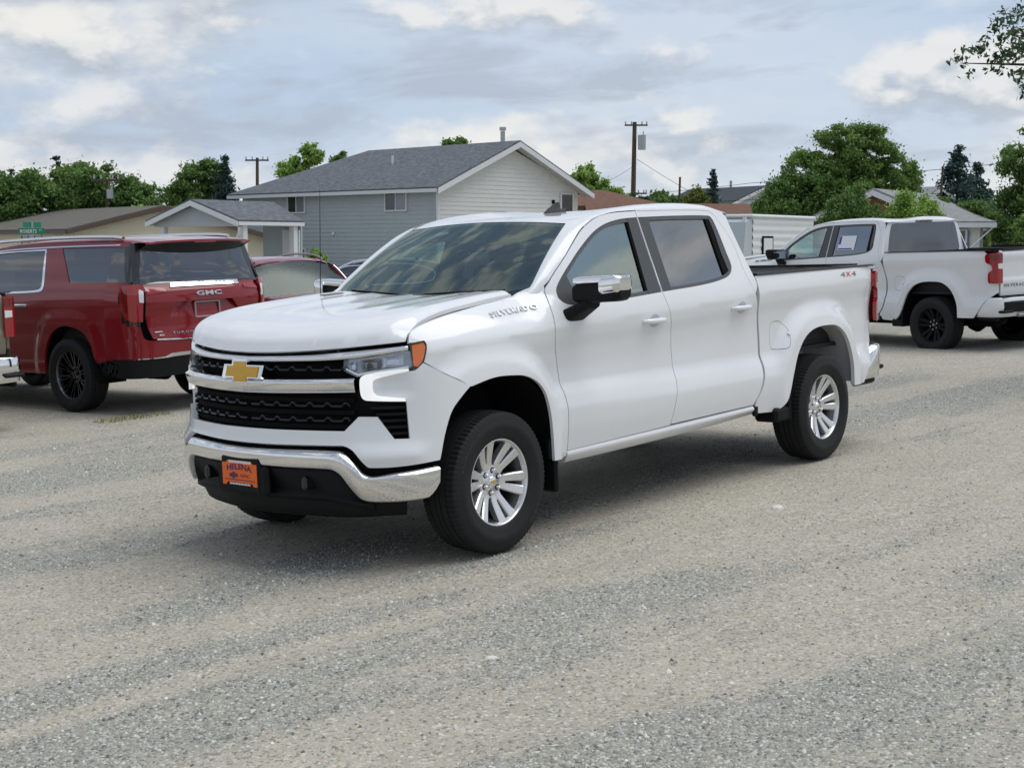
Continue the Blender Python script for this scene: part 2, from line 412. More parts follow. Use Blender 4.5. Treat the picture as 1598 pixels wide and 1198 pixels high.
# ---------- pickup body side: half width as function of (x,z)
def Yside(x,z):
    x=np.asarray(x,float); z=np.asarray(z,float)
    zT=pw(x,[-4.8,-2.85,-2.6,-1.7,-.72,-.60,-.50,-.39,0,.3,.5,.6,.68],[1.425,1.42,1.395,1.38,1.37,1.41,1.43,1.405,1.385,1.355,1.31,1.26,1.19])
    yT=pw(x,[-4.8,-2.85,-.9,-.66,-.55,-.39,0,.3,.5,.6,.68],[.955,.945,.935,.90,.845,.795,.81,.83,.86,.88,.875])
    zc=pw(x,[-4.8,-2.9,-1.7,-.6,0,.4,.7],[1.325,1.29,1.24,1.215,1.185,1.165,1.13])
    Yc=pw(x,[-4.80,-4.74,-4.6,-4.3,-3,-.2,.2,.45,.6,.68],[.86,.905,.943,.965,.972,.972,.968,.952,.915,.875])
    yT=np.minimum(yT,Yc-.012)
    t=np.clip((z-zc)/np.maximum(zT-zc,.02),0,1)
    up=Yc-(Yc-yT)*t**1.6-np.maximum(z-zT,0)*.375
    u=np.maximum(zc-z,0)
    sh=.05*(x+1.7)                      # lower ledge rises towards the rear
    lo=Yc+pw(u+sh*sst(u,.2,.4),[0,.05,.15,.27,.36,.46,.54,.62,.72,.86],[0,-.006,-.028,-.039,-.036,-.002,.012,.008,-.006,-.03])
    y=np.where(z>zc,up,lo)
    def flare(xc,zb,a,b,h,r0=1.13,r1=1.42):
        r=(np.abs((x-xc)/a)**2.5+np.abs(np.maximum(z-zb,0)/b)**2.5)**(1/2.5)
        return h*(1-sst(r,r0,r1))
    base=Yc+.035
    f1=flare(.03,.45,.475,.535,1); f2=flare(-3.725,.45,.50,.56,1)
    f=np.maximum(f1,f2)
    tgt=np.maximum(y,np.where(z<zc,base-.02*sst(z,.95,1.2),y))
    y=y+(tgt-y)*f
    return y
def Sside(x,z): return np.stack([np.asarray(x,float),Yside(x,z),np.asarray(z,float)],-1)
# ---------- front wrap
_py=[0,.2,.4,.62,.75,.86,.93,.975,1.0,1.006,1.006]; _px=[.955,.942,.90,.832,.762,.675,.59,.50,.39,.22,0]
def _plan():
    k=np.linspace(0,len(_py)-1,400); i=np.arange(len(_py))
    y=np.interp(k,i,_py); 
    # smooth: catmull-rom
    def cr(p):
        p=np.asarray(p); out=[]
        q=np.concatenate([[2*p[0]-p[1]],p,[2*p[-1]-p[-2]]])
        for kk in k:
            j=min(int(kk),len(p)-2); t=kk-j; a,b,c,d=q[j:j+4]
            out.append(.5*(2*b+(c-a)*t+(2*a-5*b+4*c-d)*t*t+(3*b-a-3*c+d)*t**3))
        return np.array(out)
    # symmetric start: mirror first
    y=cr(_py); x=cr(_px); s=np.concatenate([[0],np.cumsum(np.hypot(np.diff(x),np.diff(y)))])
    return s,x,y
_S,_X,_Y=_plan()
def plan(s):
    s=np.asarray(s,float); a=np.abs(s)
    x=np.interp(a,_S,_X); y=np.interp(a,_S,_Y)
    e=.02; dx=(np.interp(a+e,_S,_X)-np.interp(np.maximum(a-e,0),_S,_X)); dy=(np.interp(a+e,_S,_Y)-np.interp(np.maximum(a-e,0),_S,_Y))
    n=np.hypot(dx,dy); nx,ny=dy/n,-dx/n
    sg=np.sign(s)+(s==0)
    return x,y*sg,nx,ny*sg
def Foff(z): return pw(z,[.3,.42,.5,.6,.66,.72,.85,1.0,1.08,1.16,1.2],[-.03,.0,.025,.035,.03,.012,.0,-.003,-.01,-.03,-.04])
def Sfront(s,z,off=0):
    s=np.asarray(s,float); z=np.asarray(z,float)
    x,y,nx,ny=plan(s); a=np.abs(s)
    o=Foff(z)*sst(a,1.25,.8)+off
    o=o+.016*np.exp(-((z-.635)/.045)**2)*sst(a,.66,.76)*sst(a,1.12,1.0)        # crease under the side vent
    o=o-.022*sst(a,.80,.87)*sst(a,1.06,.93)*sst(z,.925,.965)*sst(z,1.10,1.02)    # hollow inside the running light
    return np.stack([x+nx*o,y+ny*o,z+0*x],-1)
# ---------- hood  (a: metres back from the lip, b: -1..1)
def Shood(d,b):
    d=np.asarray(d,float); b=np.asarray(b,float)
    yl=b*.895; s=np.interp(np.abs(yl),_Y,_S); xl,_,_,_=plan(s); xl=xl-.035
    xr=-.475+.09*np.abs(b)**2.5
    L=xl-xr; a=d/1.36
    x=xl-L*a; y=b*(.895-.102*np.clip((.62-x)/1.02,0,1))
    rise=pw(d,[-.02,0,.015,.05,.11,.22,.45,.8,1.1,1.36],[-.03,0,.045,.083,.118,.15,.185,.212,.230,.240])
    zl=1.178+.037*b*b
    z=zl+rise*(1-.03*b**4)
    ay=np.abs(y)
    fade=sst(d,.05,.5)
    z=z+fade*(.008*sst(ay,.52,.36)+.005*np.exp(-((ay-.62)/.07)**2)*sst(d,.2,.9)-.005*np.exp(-((ay-.2)/.14)**2))
    z=z-.03*sst(np.abs(b),.86,1.0)**2*sst(d,0,.06)
    return np.stack([x,y,z],-1)
# ---------- big SUV (origin rear axle, x forward)
def Ysuv(x,z):
    x=np.asarray(x,float); z=np.asarray(z,float)
    y=pw(z,[.3,.42,.6,.85,1.05,1.18,1.30,1.36,1.85,1.95],[.92,.965,.975,.972,.985,.985,.962,.945,.755,.70])
    r=(np.abs((x)/.50)**2.4+np.abs(np.maximum(z-.45,0)/.56)**2.4)**(1/2.4)
    y=y+.02*(1-sst(r,1.1,1.4))*sst(z,1.2,1.0)
    tp=pw(x,[-1.35,-1.25,-1.15,-1.0,-.7],[.26,.13,.06,.02,0])
    return y-tp*.75
def Ssuv(x,z): return np.stack([np.asarray(x,float),Ysuv(x,z),np.asarray(z,float)],-1)
def Xsuv_rear(y,z):
    y=np.asarray(y,float); z=np.asarray(z,float)
    x=pw(z,[.4,.55,.75,.95,1.05,1.2,1.32,1.36,1.85],[-1.22,-1.29,-1.285,-1.25,-1.25,-1.275,-1.255,-1.22,-1.06])
    return x+.16*np.abs(y)**3.2
def Srear(y,z): return np.stack([Xsuv_rear(y,z),np.asarray(y,float),np.asarray(z,float)],-1)
# ------------------------------------------------------------------ wheels
def tyre_mesh(Rr=.398,wd=.265,rim=.236,lugs=84):
    h=wd/2; k=Rr/.398
    prof=[(rim,-h*.78),(rim+.02,-h*.93),(rim+(Rr-rim)*.45,-h),(Rr-.040*k,-h*.975),(Rr-.018,-h*.90)]
    tread=[]
    edges=[-h*.84,-h*.50,-h*.44,-h*.16,-h*.10,h*.10,h*.16,h*.44,h*.50,h*.84]
    for i in range(0,10,2):
        a,b=edges[i],edges[i+1]; 
        ra=Rr-.006*(a/h)**4*2; rb=Rr-.006*(b/h)**4*2
        tread+=[(ra,a),(rb,b)]
        if i<8: tread+=[(rb-.010,b+.0008),(Rr-.006*(edges[i+2]/h)**4*2-.010,edges[i+2]-.0008)]
    prof+=tread+[(Rr-.018,h*.90),(Rr-.040*k,h*.975),(rim+(Rr-rim)*.62,h*.995),(rim+(Rr-rim)*.60,h*1.012),(rim+(Rr-rim)*.42,h*1.012),(rim+(Rr-rim)*.40,h),(rim+.03,h*.95),(rim+.012,h*.88),(rim,h*.80)]
    nseg=lugs*3
    sh=[i for i,(r,y) in enumerate(prof) if abs(y)>h*.48 and abs(y)<h*.905 and r>Rr-.03]
    def rm(i,kk,r): return r-(.007 if (i in sh and kk%3==0) else 0)
    mb=MB(); mb.lathe(prof,nseg,rmod=rm,smooth=False,flip=True)
    me=mb.mesh('tyre'); me.polygons.foreach_set('use_smooth',np.array([abs(p.center[1])>h*.86 for p in me.polygons],bool)); return me
def rim_mesh(Ro=.240,lip=.112,style='split6'):
    mb=MB()
    # barrel and lip
    mb.lathe([(Ro-.014,lip-.030),(Ro-.008,lip-.012),(Ro-.004,lip-.002),(Ro+.003,lip),(Ro+.004,lip-.006),(Ro-.001,lip-.02)],72,flip=True)
    hubr=.090
    mb.lathe([(0.002,.052),(.036,.052),(.040,.047),(hubr,.046),(hubr+.006,.040),(hubr+.004,.0)],48,flip=True)
    def blade(a0,a1,r0,r1,w0,w1,y0,y1,dep):
        rows=[]
        for j in range(7):
            t=j/6; r=r0+(r1-r0)*t; a=a0+(a1-a0)*t**.8; w=w0+(w1-w0)*t; y=y0+(y1-y0)*t**1.3; d=dep*(1-.25*t)
            c=Vector((math.cos(a),0,math.sin(a))); tg=Vector((-math.sin(a),0,math.cos(a)))
            P=c*r
            sec=[(-.5,-d),(-.5,-.006),(-.36,0),(.36,0),(.5,-.006),(.5,-d)]
            rows.append([tuple(P+tg*(s*w)+Vector((0,y+k,0))) for s,k in sec])
        mb.grid(rows,False); mb.add(rows[0],[tuple(range(6))]); mb.add(rows[-1],[tuple(range(6))[::-1]])
    if style=='split6':
        for g in range(6):
            a=math.pi/6+g*math.pi/3
            for sg in(-1,1): blade(a+sg*R(13),a+sg*R(10.3),.074,Ro-.004,.036,.058,.046,lip-.014,.055)
            # the pair grows out of one broad arm
            c=Vector((math.cos(a),0,math.sin(a))); tg=Vector((-math.sin(a),0,math.cos(a))); sec=[(.060,.034),(.095,.040),(.122,.034),(.112,.0),(.122,-.034),(.095,-.040),(.060,-.034)]
            mb.prism([(r_,w_) for r_,w_ in sec],-.01,0,lambda u,v,w0,c=c,tg=tg:tuple(c*u+tg*v+Vector((0,.0455+.012*max(0,(u-.06)/.06)**1.3*.6+w0,0))))
    else:
        for g in range(10):
            a=g*math.pi/5
            for sg in(-1,1): blade(a+sg*R(5),a+sg*R(6.5),.06,Ro-.006,.011,.013,.046,lip-.022,.03)
    me=mb.mesh('rim'); return me
def add_wheel(parent,x,side,rimmat,capmat,lugmat,tread,style='split6',Rr=.398,rimR=.240,spin=0.3,yo=.8725,simple_w=False,wd=.265,capemblem=True):
    w_=empty('wheel',parent=parent,loc=(x,side*yo,Rr),rz=0 if side>0 else math.pi); w_.rotation_euler[1]=spin
    k=f'{Rr:.3f}{rimR:.3f}{style}'
    obj('tyre',cached('tyre'+k,lambda:tyre_mesh(Rr,wd,rimR-.004)),tread,w_)
    obj('rim',cached('rim'+k,lambda:rim_mesh(rimR,.112,style)),rimmat,w_)
    if capemblem and tread is MT['rubber'] and not simple_w:
        def lett():
            mb=MB()
            for word,a0,span in(('MICHELIN',R(60),R(46)),('LTX',R(240),R(22))):
                a_,f_=text_geo(word,.02,2,1.1); r1=Rr-.078
                mb.add([((r1+.026*v)*math.cos(a0+span*(u-.5)*1.0),wd/2*.985+.0022*(w0+.5),(r1+.026*v)*math.sin(a0+span*(u-.5))) for u,v,w0 in a_],f_)
            return mb.mesh('sidewall_lettering')
        tag(obj('sidewall_lettering',cached('tyrelett'+k,lett),MT['tyreletter'],w_),kind='stuff')
    def disc():
        mb=MB(); mb.lathe([(.03,.0),(.165,.0),(.165,-.025),(.03,-.025)],40,flip=True,smooth=False); mb.lathe([(.001,-.03),(rimR-.03,-.03)],40,flip=True,smooth=False); return mb.mesh('brake_disc')
    obj('brake_disc',cached('disc'+k,disc),MT['dark'],w_)
    def barrel():
        mb=MB(); mb.lathe([(rimR-.028,-.10),(rimR-.030,.03),(rimR-.018,.060),(rimR-.012,.088)],60,flip=True); return mb.mesh('rim_barrel')
    obj('rim_barrel',cached('barrel'+k,barrel),MT['barrel'] if rimmat is MT['silver'] else rimmat,w_)
    def cap():
        mb=MB(); mb.lathe([(.001,.066),(.024,.064),(.033,.058),(.035,.05)],32,flip=True); return mb.mesh('centre_cap')
    cp=obj('centre_cap',cached('cap',cap),capmat,w_)
    if capemblem:
        def bow():
            mb=MB(); s=.018; mb.prism([(-s,-.3*s),(-.35*s,-.3*s),(-.35*s,-.55*s),(.3*s,-.55*s),(.3*s,-.3*s),(s,-.3*s),(.9*s,.3*s),(.3*s,.3*s),(.3*s,.55*s),(-.35*s,.55*s),(-.35*s,.3*s),(-.9*s,.3*s)],.064,.068,lambda u,v,w0:(-u,w0,v)); return mb.mesh('emblem')
        obj('emblem',cached('capbow',bow),MT['gold'],cp).rotation_euler[1]=-spin
    def lug():
        mb=MB(); mb.lathe([(.001,.070),(.007,.069),(.0105,.062),(.0115,.045)],10,flip=True); return mb.mesh('lug_nut')
    def well():
        mb=MB(); mb.lathe([(.001,.0475),(.0165,.0475)],14,flip=True,smooth=False); return mb.mesh('lug_recess_shade')  # flat black disc, paints the shade of a lug hole
    for i in range(6):
        a=i*math.pi/3
        o=obj('lug_nut',cached('lug',lug),lugmat,w_,loc=(.063*math.cos(a),0,.063*math.sin(a)))
        if not simple_w: obj('lug_recess_shade',cached('lugw',well),MT['dark'],w_,loc=(.063*math.cos(a),0,.063*math.sin(a)))
    return w_
# ------------------------------------------------------------------ full-size crew-cab pickup (origin: ground under the front axle, x forward)
OUT_L=(0,1,.25); OUT_F=(1,0,.0); OUT_U=(0.1,0,1)
HOODSEAM=[(.557,1.268),(.526,1.291),(.456,1.317),(.331,1.341),(.14,1.354),(-.15,1.386),(-.378,1.407)]
FRONTSEAM=[(-.603,1.456),(-.588,1.399),(-.550,1.239),(-.553,1.157),(-.600,.985),(-.625,.791),(-.642,.509)]
DOORFRAME=[(-.603,1.456),(-1.034,1.763),(-1.20,1.838),(-1.343,1.874),(-1.476,1.887),(-1.69,1.893)]
DOORSEAM=[(-1.69,1.893),(-1.688,1.62),(-1.69,1.375),(-1.765,1.154),(-1.80,.873),(-1.782,.73),(-1.714,.512)]
REARSEAM=[(-2.822,1.42),(-2.85,1.208),(-2.888,1.014),(-2.89,.869),(-2.885,.743),(-2.84,.621),(-2.755,.519)]
ARCHF=[(.475,.60),(.431,.73),(.375,.844),(.292,.918),(.17,.968),(.035,.987),(-.124,.984),(-.245,.966),(-.347,.916),(-.407,.844),(-.444,.73),(-.458,.605),(-.462,.47)]
ARCHR=[(-3.03,.44),(-3.112,.473),(-3.185,.537),(-3.256,.693),(-3.326,.834),(-3.432,.943),(-3.574,.999),(-3.79,1.013),(-3.962,.991),(-4.104,.893),(-4.197,.711),(-4.214,.515)]
DLO=[(-.675,1.387),(-.683,1.439),(-.852,1.578),(-1.132,1.74),(-1.305,1.806),(-1.488,1.838),(-1.66,1.848)]
def corner(p): return (p[0],p[1],1)
def ends(l,first=True,last=True):
    l=list(l); 
    if first: l[0]=corner(l[0])
    if last: l[-1]=corner(l[-1])
    return l
def shift(l,dx): return [(p[0]+dx,)+tuple(p[1:]) for p in l]
def Sws(p,q):
    p=np.asarray(p,float);q=np.asarray(q,float); a=p*p
    y=p*(.825+(.673-.825)*q); x=(-.36-.18*a)*(1-q)+(-1.035-.052*a)*q; z=(1.40+.048*a)*(1-q)+(1.852-.032*a)*q+.022*np.sin(np.pi*np.clip(q,0,1))
    return np.stack([x,y,z],-1)
def roof_rail_z(x): return pw(x,[-2.78,-2.70,-2.55,-2.2,-1.88,-1.6,-1.35,-1.2,-1.05],[1.875,1.905,1.932,1.945,1.938,1.92,1.89,1.862,1.825])
def seam_z(x): return pw(x,[-2.76,-2.70,-2.60,-2.47,-2.12,-1.69,-1.476,-1.343,-1.2,-1.034,-.9],[1.70,1.77,1.868,1.888,1.894,1.893,1.887,1.874,1.838,1.763,1.67])
def roof_mesh():
    rows=[]
    for x in np.concatenate([np.linspace(-1.036,-1.3,9),np.linspace(-1.36,-2.5,18),np.linspace(-2.55,-2.775,9)]):
        zr=float(roof_rail_z(x)); half=[]
        xs=x
        zs=float(seam_z(max(min(x,-1.10),-2.60))); ys=float(Yside(max(min(x,-1.10),-2.6),zs))
        # centre -> rail -> seam
        for t in np.linspace(0,1,9)[:-1]: 
            y=.66*t; half.append((y,zr+float(pw(x,[-1.5,-1.30,-1.12,-1.03],[-.022,-.008,.020,.030]))*(1-t*t)-.004))
        A=np.array([.66,zr-.004]); Bp=np.array([.735,zr-.004]); C=np.array([ys-.004,zs])
        if x>-1.12: # header: stop at the windshield corner
            k=(x+1.12)/.084
        for t in np.linspace(0,1,8): half.append(tuple((1-t)**2*A+2*t*(1-t)*Bp+t*t*C))
        row=[(xs-.052*(y/.673)**2*max(0,1-(-1.036-x)/.5),y,z) for y,z in half]
        rows.append([(a,-b,c) for a,b,c in row[:0:-1]]+row)
    mb=MB(); mb.grid(rows,True,flip=False); 
    # rear overhang lip of the roof
    last=rows[-1]; mb.grid([last,[(a-.004,b*.995,c-.02) for a,b,c in last],[(a+.05,b*.97,c-.035) for a,b,c in last]],True)
    return mb.mesh('roof')
def apillar_mesh(side):
    rows=[]
    Bq=crom(DOORFRAME[:4],.03); L_=np.concatenate([[0],np.cumsum([np.linalg.norm(Bq[i+1]-Bq[i]) for i in range(len(Bq)-1)])]); L_/=L_[-1]
    for q in np.linspace(0,1,24):
        b=np.array([np.interp(q,L_,[p[0] for p in Bq]),np.interp(q,L_,[p[1] for p in Bq])]); b[0]+=.001; b[1]+=.000
        Bp=np.array([b[0],float(Yside(b[0],b[1]))-.002,b[1]])
        qq=.06+q*.94; Wp=Sws(np.array([.985]),np.array([qq]))[0]+np.array([.004,0,.006])
        kq=1-.75*q; Cp=.5*(Bp+.075*kq*np.array([.52,-.26,.74]))+.5*(Wp+np.array([.012,.055,.012*kq]))
        rows.append([tuple(((1-t)**2*Wp+2*t*(1-t)*Cp+t*t*Bp)*np.array([1,side,1])) for t in np.linspace(0,1,9)])
    r0_=rows[0]; rows=[[(a+.075,b-side*.004,c-.062) for a,b,c in r0_],[(a+.035,b+side*.002,c-.030) for a,b,c in r0_]]+rows
    # inner return on the glass side
    mb=MB(); mb.grid(rows,True,flip=side>0)
    mb.grid([[r[0] for r in rows],[(r[0][0]-.012,r[0][1]-side*.002,r[0][2]-.02) for r in rows]],True,flip=side<0)
    return mb.mesh('a_pillar')
def build_pickup(root,opt):
    wh=opt['paint']; ch=MT['chrome']; bp=MT['blackplastic']; gb=MT['glossblack']
    P=lambda name,key,m,outline,S,out,parent=root,**kw: panel(name,key,m,parent,outline,S,out,**kw)
    # ---------- front end
    for mir in(False,True):
        sg=-1 if mir else 1
        fen=path([corner(HOODSEAM[0])]+HOODSEAM[1:-1]+[corner((-.378,1.407)),(-.46,1.437),(-.545,1.462,1)]+[corner(FRONTSEAM[0])]+FRONTSEAM[1:-1]+[corner(FRONTSEAM[-1]),(-.638,.455,1),(-.464,.455,1)]+ARCHF[::-1][1:8]+[(.225,.957,1),(.376,1.036),(.515,1.112,1),(.504,1.154),(.491,1.193),(.50,1.218,1),(.588,1.217,1),(.578,1.243)])
        P('fender','fender',wh,fen,Sside,OUT_L,mirror=mir,step=.022,flange=.02)
        # doors
        fd=path(ends(shift(FRONTSEAM,-.007)[::-1],True,False)+ends([(p[0]-.004,p[1]-.004) for p in DOORFRAME])[:-1]+[corner((-1.686,1.889))]+[(p[0]+.003,p[1]) for p in DOORSEAM[1:-1]]+[(-1.711,.505,1),(-.649,.487,1)])
        fd=path([(-.649,.487,1)]+[(p[0]-.007,p[1]) for p in FRONTSEAM[::-1][1:-1]]+[(-.612,1.452)]+[(p[0]-.004,p[1]-.006) for p in DOORFRAME[1:-1]]+[(-1.687,1.887,1)]+[(p[0]+.003,p[1]) for p in DOORSEAM[1:-1]]+[(-1.711,.508,1)])
        fw_=path([(-.675,1.387),(-.683,1.439)]+DLO[2:-1]+[(-1.684,1.849,1),(-1.682,1.62),(-1.684,1.367,1),(-1.282,1.347),(-.914,1.333),(-.76,1.338),(-.70,1.355)])
        d=P('front_door','fdoor',wh,fd,Sside,OUT_L,mirror=mir,step=.028,holes=[fw_],flange=.02)
        tr=inset(fw_,.024)
        P('window_trim','ftrim',MT['trimgrey'],fw_,Sside,OUT_L,parent=d,mirror=mir,holes=[tr],step=.02,off=-.004,flange=.02)
        fp=path([(-1.675,1.846,1),(-1.675,1.368,1),(-1.54,1.362,1),(-1.582,1.842,1)]); P('pillar_cover','fpil',MT['pillar'],fp,Sside,OUT_L,parent=d,mirror=mir,off=-.002,flange=.02,step=.04)
        gsk=path([(-1.582,1.842,1),(-1.54,1.362,1),(-1.522,1.361,1),(-1.566,1.842,1)]); P('window_seal','fseal',MT['dark'],gsk,Sside,OUT_L,parent=d,mirror=mir,off=-.006,flange=.02,step=.04)
        sail=path([(-.685,1.40),(-.70,1.45,1),(-.80,1.52,1),(-.845,1.36,1),(-.74,1.352)]); P('mirror_sail','sail',MT['trimgrey'],sail,Sside,OUT_L,parent=d,mirror=mir,off=-.008,flange=.012,step=.04)
        P('window_glass','fglass',MT['glassfront'],inset(fw_,.008),Sside,OUT_L,parent=d,mirror=mir,off=-.016,flange=0,step=.05)
        rd=path([(-1.719,.513,1)]+[(p[0]-.003,p[1]) for p in DOORSEAM[::-1][1:-1]]+[(-1.693,1.887,1),(-2.12,1.889),(-2.47,1.884),(-2.575,1.866),(-2.645,1.78),(-2.707,1.66),(-2.722,1.50),(-2.745,1.40),(-2.80,1.30)]+[(p[0]+.012,p[1]) for p in REARSEAM[1:-1]]+[(-2.745,.524,1)])
        rw=path([(-1.696,1.849,1),(-2.10,1.854),(-2.485,1.851),(-2.552,1.838),(-2.578,1.75),(-2.592,1.60),(-2.598,1.50),(-2.55,1.447),(-2.427,1.415),(-2.163,1.389),(-1.696,1.368,1),(-1.695,1.62)])
        d2=P('rear_door','rdoor',wh,rd,Sside,OUT_L,mirror=mir,step=.028,holes=[rw],flange=.02)
        P('window_trim','rtrim',MT['trimgrey'],rw,Sside,OUT_L,parent=d2,mirror=mir,holes=[inset(rw,.022)],step=.02,off=-.004,flange=.02)
        rp=path([(-1.702,1.846,1),(-1.806,1.846,1),(-1.804,1.375,1),(-1.702,1.371,1)]); P('pillar_cover','rpil',MT['pillar'],rp,Sside,OUT_L,parent=d2,mirror=mir,off=-.002,flange=.02,step=.04)
        rq=path([(-2.478,1.842,1),(-2.55,1.832),(-2.575,1.70),(-2.585,1.50),(-2.545,1.455),(-2.482,1.438,1)]); P('window_seal','rseal',MT['dark'],rq,Sside,OUT_L,parent=d2,mirror=mir,off=-.006,flange=.02,step=.04)
        rq2=path([(-2.515,1.832,1),(-2.545,1.822),(-2.563,1.70),(-2.570,1.50),(-2.545,1.472,1),(-2.53,1.60),(-2.53,1.75)]); P('window_divider','rdiv',MT['trimgrey'],rq2,Sside,OUT_L,parent=d2,mirror=mir,off=-.001,flange=.01,step=.04)
        P('window_glass','rglass',MT['glasstint'],inset(rw,.008),Sside,OUT_L,parent=d2,mirror=mir,off=-.016,flange=0,step=.05)
        # cab corner behind the rear door
        cc=path([(-1.693,1.890,1),(-2.12,1.892),(-2.471,1.887),(-2.578,1.869),(-2.648,1.782),(-2.711,1.66),(-2.726,1.50),(-2.749,1.40),(-2.804,1.30,1),(-2.836,1.36),(-2.822,1.42),(-2.79,1.55),(-2.765,1.66),(-2.745,1.76),(-2.735,1.84,1),(-2.68,1.88),(-2.55,1.898),(-2.12,1.904),(-1.693,1.902,1)])
        P('cab_corner','cabcorner',wh,cc,Sside,OUT_L,mirror=mir,step=.025,flange=.02)
        # bed side
        bs=path([(-2.846,1.42,1),(-3.6,1.424),(-4.60,1.43,1),(-4.68,1.36),(-4.74,1.25),(-4.775,1.10),(-4.78,.86,1),(-4.72,.82),(-4.62,.74),(-4.52,.60),(-4.45,.512,1)]+[corner(ARCHR[-1])]+ARCHR[::-1][1:-1]+[corner((-3.05,.44)),(-2.83,.455,1),(-2.778,.519)]+[(p[0]-.014,p[1]) for p in REARSEAM[::-1][1:-1]])
        fuel=path([(-3.06,1.07),(-3.13,1.082),(-3.20,1.07),(-3.25,1.025),(-3.25,.985),(-3.225,.90),(-3.19,.885),(-3.08,.888),(-3.05,.905),(-3.048,1.04)])
        b=P('bed_side','bedside',wh,bs,Sside,OUT_L,mirror=mir,step=.024,flange=.03,holes=[inset(fuel,-.004)] if not mir else [])
        if not mir:
            P('fuel_door','fuel',wh,fuel,Sside,OUT_L,parent=b,step=.03,flange=.006)
            mb=MB(); c=Sside(-3.245,.985); mb.lathe([(.001,.012),(.009,.010),(.013,.003),(.016,.0)],16,flip=True); mb.build('fuel_door_finger_tab',wh,b,loc=(c[0],c[1]+.002,c[2]))
        # dark backing inside the body so gaps stay dark
        # wheel arch liners
        for nm,xc,zc_,rr,zt,m in (('arch_liner',.01,.45,.50,1.0,MT['dark']),('arch_liner',-3.73,.45,.53,1.02,opt.get('well',MT['wellgrey']))):
            def lin(xc=xc,zt=zt,rr=rr,sg=sg):
                mb=MB(); rows=[]
                for a in np.linspace(.10,math.pi-.10,26):
                    c_,s_=math.cos(a),math.sin(a); px=xc+rr*np.sign(c_)*abs(c_)**.8; pz=.45+(zt-.45)*(np.sign(s_)*abs(s_)**.8)
                    rows.append([(px,sg*y,pz) for y in (float(Yside(px,max(pz,.5)))-.02,.78,.56)])
                mb.grid(rows,True,flip=sg<0); n=len(rows)
                cpt=(xc,sg*.56,.45); mb.add([r[2] for r in rows]+[cpt],[(i,i+1,n) for i in range(n-1)],False)
                return mb.mesh('arch_liner')
            obj(nm,cached(f'liner{xc}{sg}',lin),m,root)
        # rocker panel
        def rocker(sg=sg):
            rows=[]
            for x in np.linspace(-.642,-2.75,30):
                k=(x+.642)/(-2.11); zt=.487+.028*k; zb=.408+.04*k**2
                yt=float(Yside(x,zt))
                sec=[(yt-.012,zt+.002),(yt+.004,zt-.010),(yt+.006,zt-.03),(yt-.004,(zt+zb)/2),(yt-.02,zb+.008),(yt-.05,zb),(yt-.25,zb+.01)]
                rows.append([(x,sg*a,b_) for a,b_ in sec])
            mb=MB(); mb.grid(rows,True,flip=sg>0); mb.add(rows[0],[tuple(range(7))]); mb.add(rows[-1],[tuple(range(7))]); return mb.mesh('rocker_panel')
        obj('rocker_panel',cached(f'rocker{sg}',rocker),wh,root)
        mb=MB(); mb.box((-2.79,sg*.955,.475),(.05,.03,.075),bev=.01); mb.build('rocker_end_cap',bp,root)
        # mud flaps
        def flap(sg=sg):
            mb=MB(); mb.box((-.50,sg*.91,.40),(.035,.17,.27),bev=.012); mb.box((-.475,sg*.965,.52),(.05,.04,.12),bev=.01); return mb.mesh('mud_flap')
        def flapr(sg=sg):
            mb=MB(); mb.box((-3.12,sg*.90,.415),(.20,.19,.105),bev=.02); mb.box((-3.215,sg*.90,.47),(.03,.20,.22),bev=.012); return mb.mesh('mud_flap')
        obj('mud_flap',cached(f'flap{sg}',flap),bp,root); obj('mud_flap',cached(f'flapr{sg}',flapr),bp,root)
        # door handles
        for dd,xh,zh,nm in ((d,-1.555,1.192,'hf'),(d2,-2.615,1.212,'hr')):
            def handle(xh=xh,zh=zh,sg=sg):
                mb=MB(); rows=[]; y0=float(Yside(xh,zh))
                for t in np.linspace(-1,1,15):
                    x=xh-t*.125; bow=.042*(1-abs(t)**5)+.004; hz=.017*(1-abs(t)**4*.5)
                    rows.append([(x,sg*(float(Yside(x,zh))+bow*k),zh+hz*s_) for k,s_ in((.35,-1),(.8,-.95),(1,-.4),(1,.4),(.8,.95),(.35,1))])
                mb.grid(rows,True,closed=True,flip=sg<0); 
                for r_ in (rows[0],rows[-1]): mb.add(r_,[tuple(range(6))])
                return mb.mesh('door_handle')
            hd=obj('door_handle',cached(f'{nm}{sg}',handle),opt.get('handle',wh),dd)
            def cup(xh=xh,zh=zh,sg=sg):
                mb=MB(); pts=[(math.cos(a)*.055,math.sin(a)*.042) for a in np.linspace(0,2*math.pi,24,endpoint=False)]
                mb.prism(pts,.0,.003,lambda u,v,w0:(xh-.01+u,sg*(float(Yside(xh-.01+u,zh+v))+w0),zh+v)); return mb.mesh('handle_cup')
            obj('handle_cup',cached(f'{nm}c{sg}',cup),MT['cup'],dd)  # flat disc on the door; its grey stands in for shade
        # wing mirror
        def mhouse(sg=sg,k=1.0,y0=.975,y1=1.29,z0=1.345,z1=1.468,x0=-.715,x1=-.875):
            mb=MB(); rows=[]
            for t in np.linspace(0,1,13):
                y=y0+(y1-y0)*t; e=1-max(0,(t-.85)/.15)**2.2*.35; s2=1-max(0,(.10-t)/.10)**2*.2
                zc_=(z0+z1)/2+.012*t; hz=(z1-z0)/2*e*s2; xc=(x0+x1)/2-.02*t; hx_=(x0-x1)/2*e
                ring=[]
                for a in np.linspace(0,2*math.pi,28,endpoint=False):
                    c_,s_=math.cos(a),math.sin(a); ring.append((xc+hx_*np.sign(c_)*abs(c_)**.45,sg*y,zc_+hz*np.sign(s_)*abs(s_)**.45))
                rows.append(ring)
            mb.grid(rows,True,closed=True,flip=sg<0)
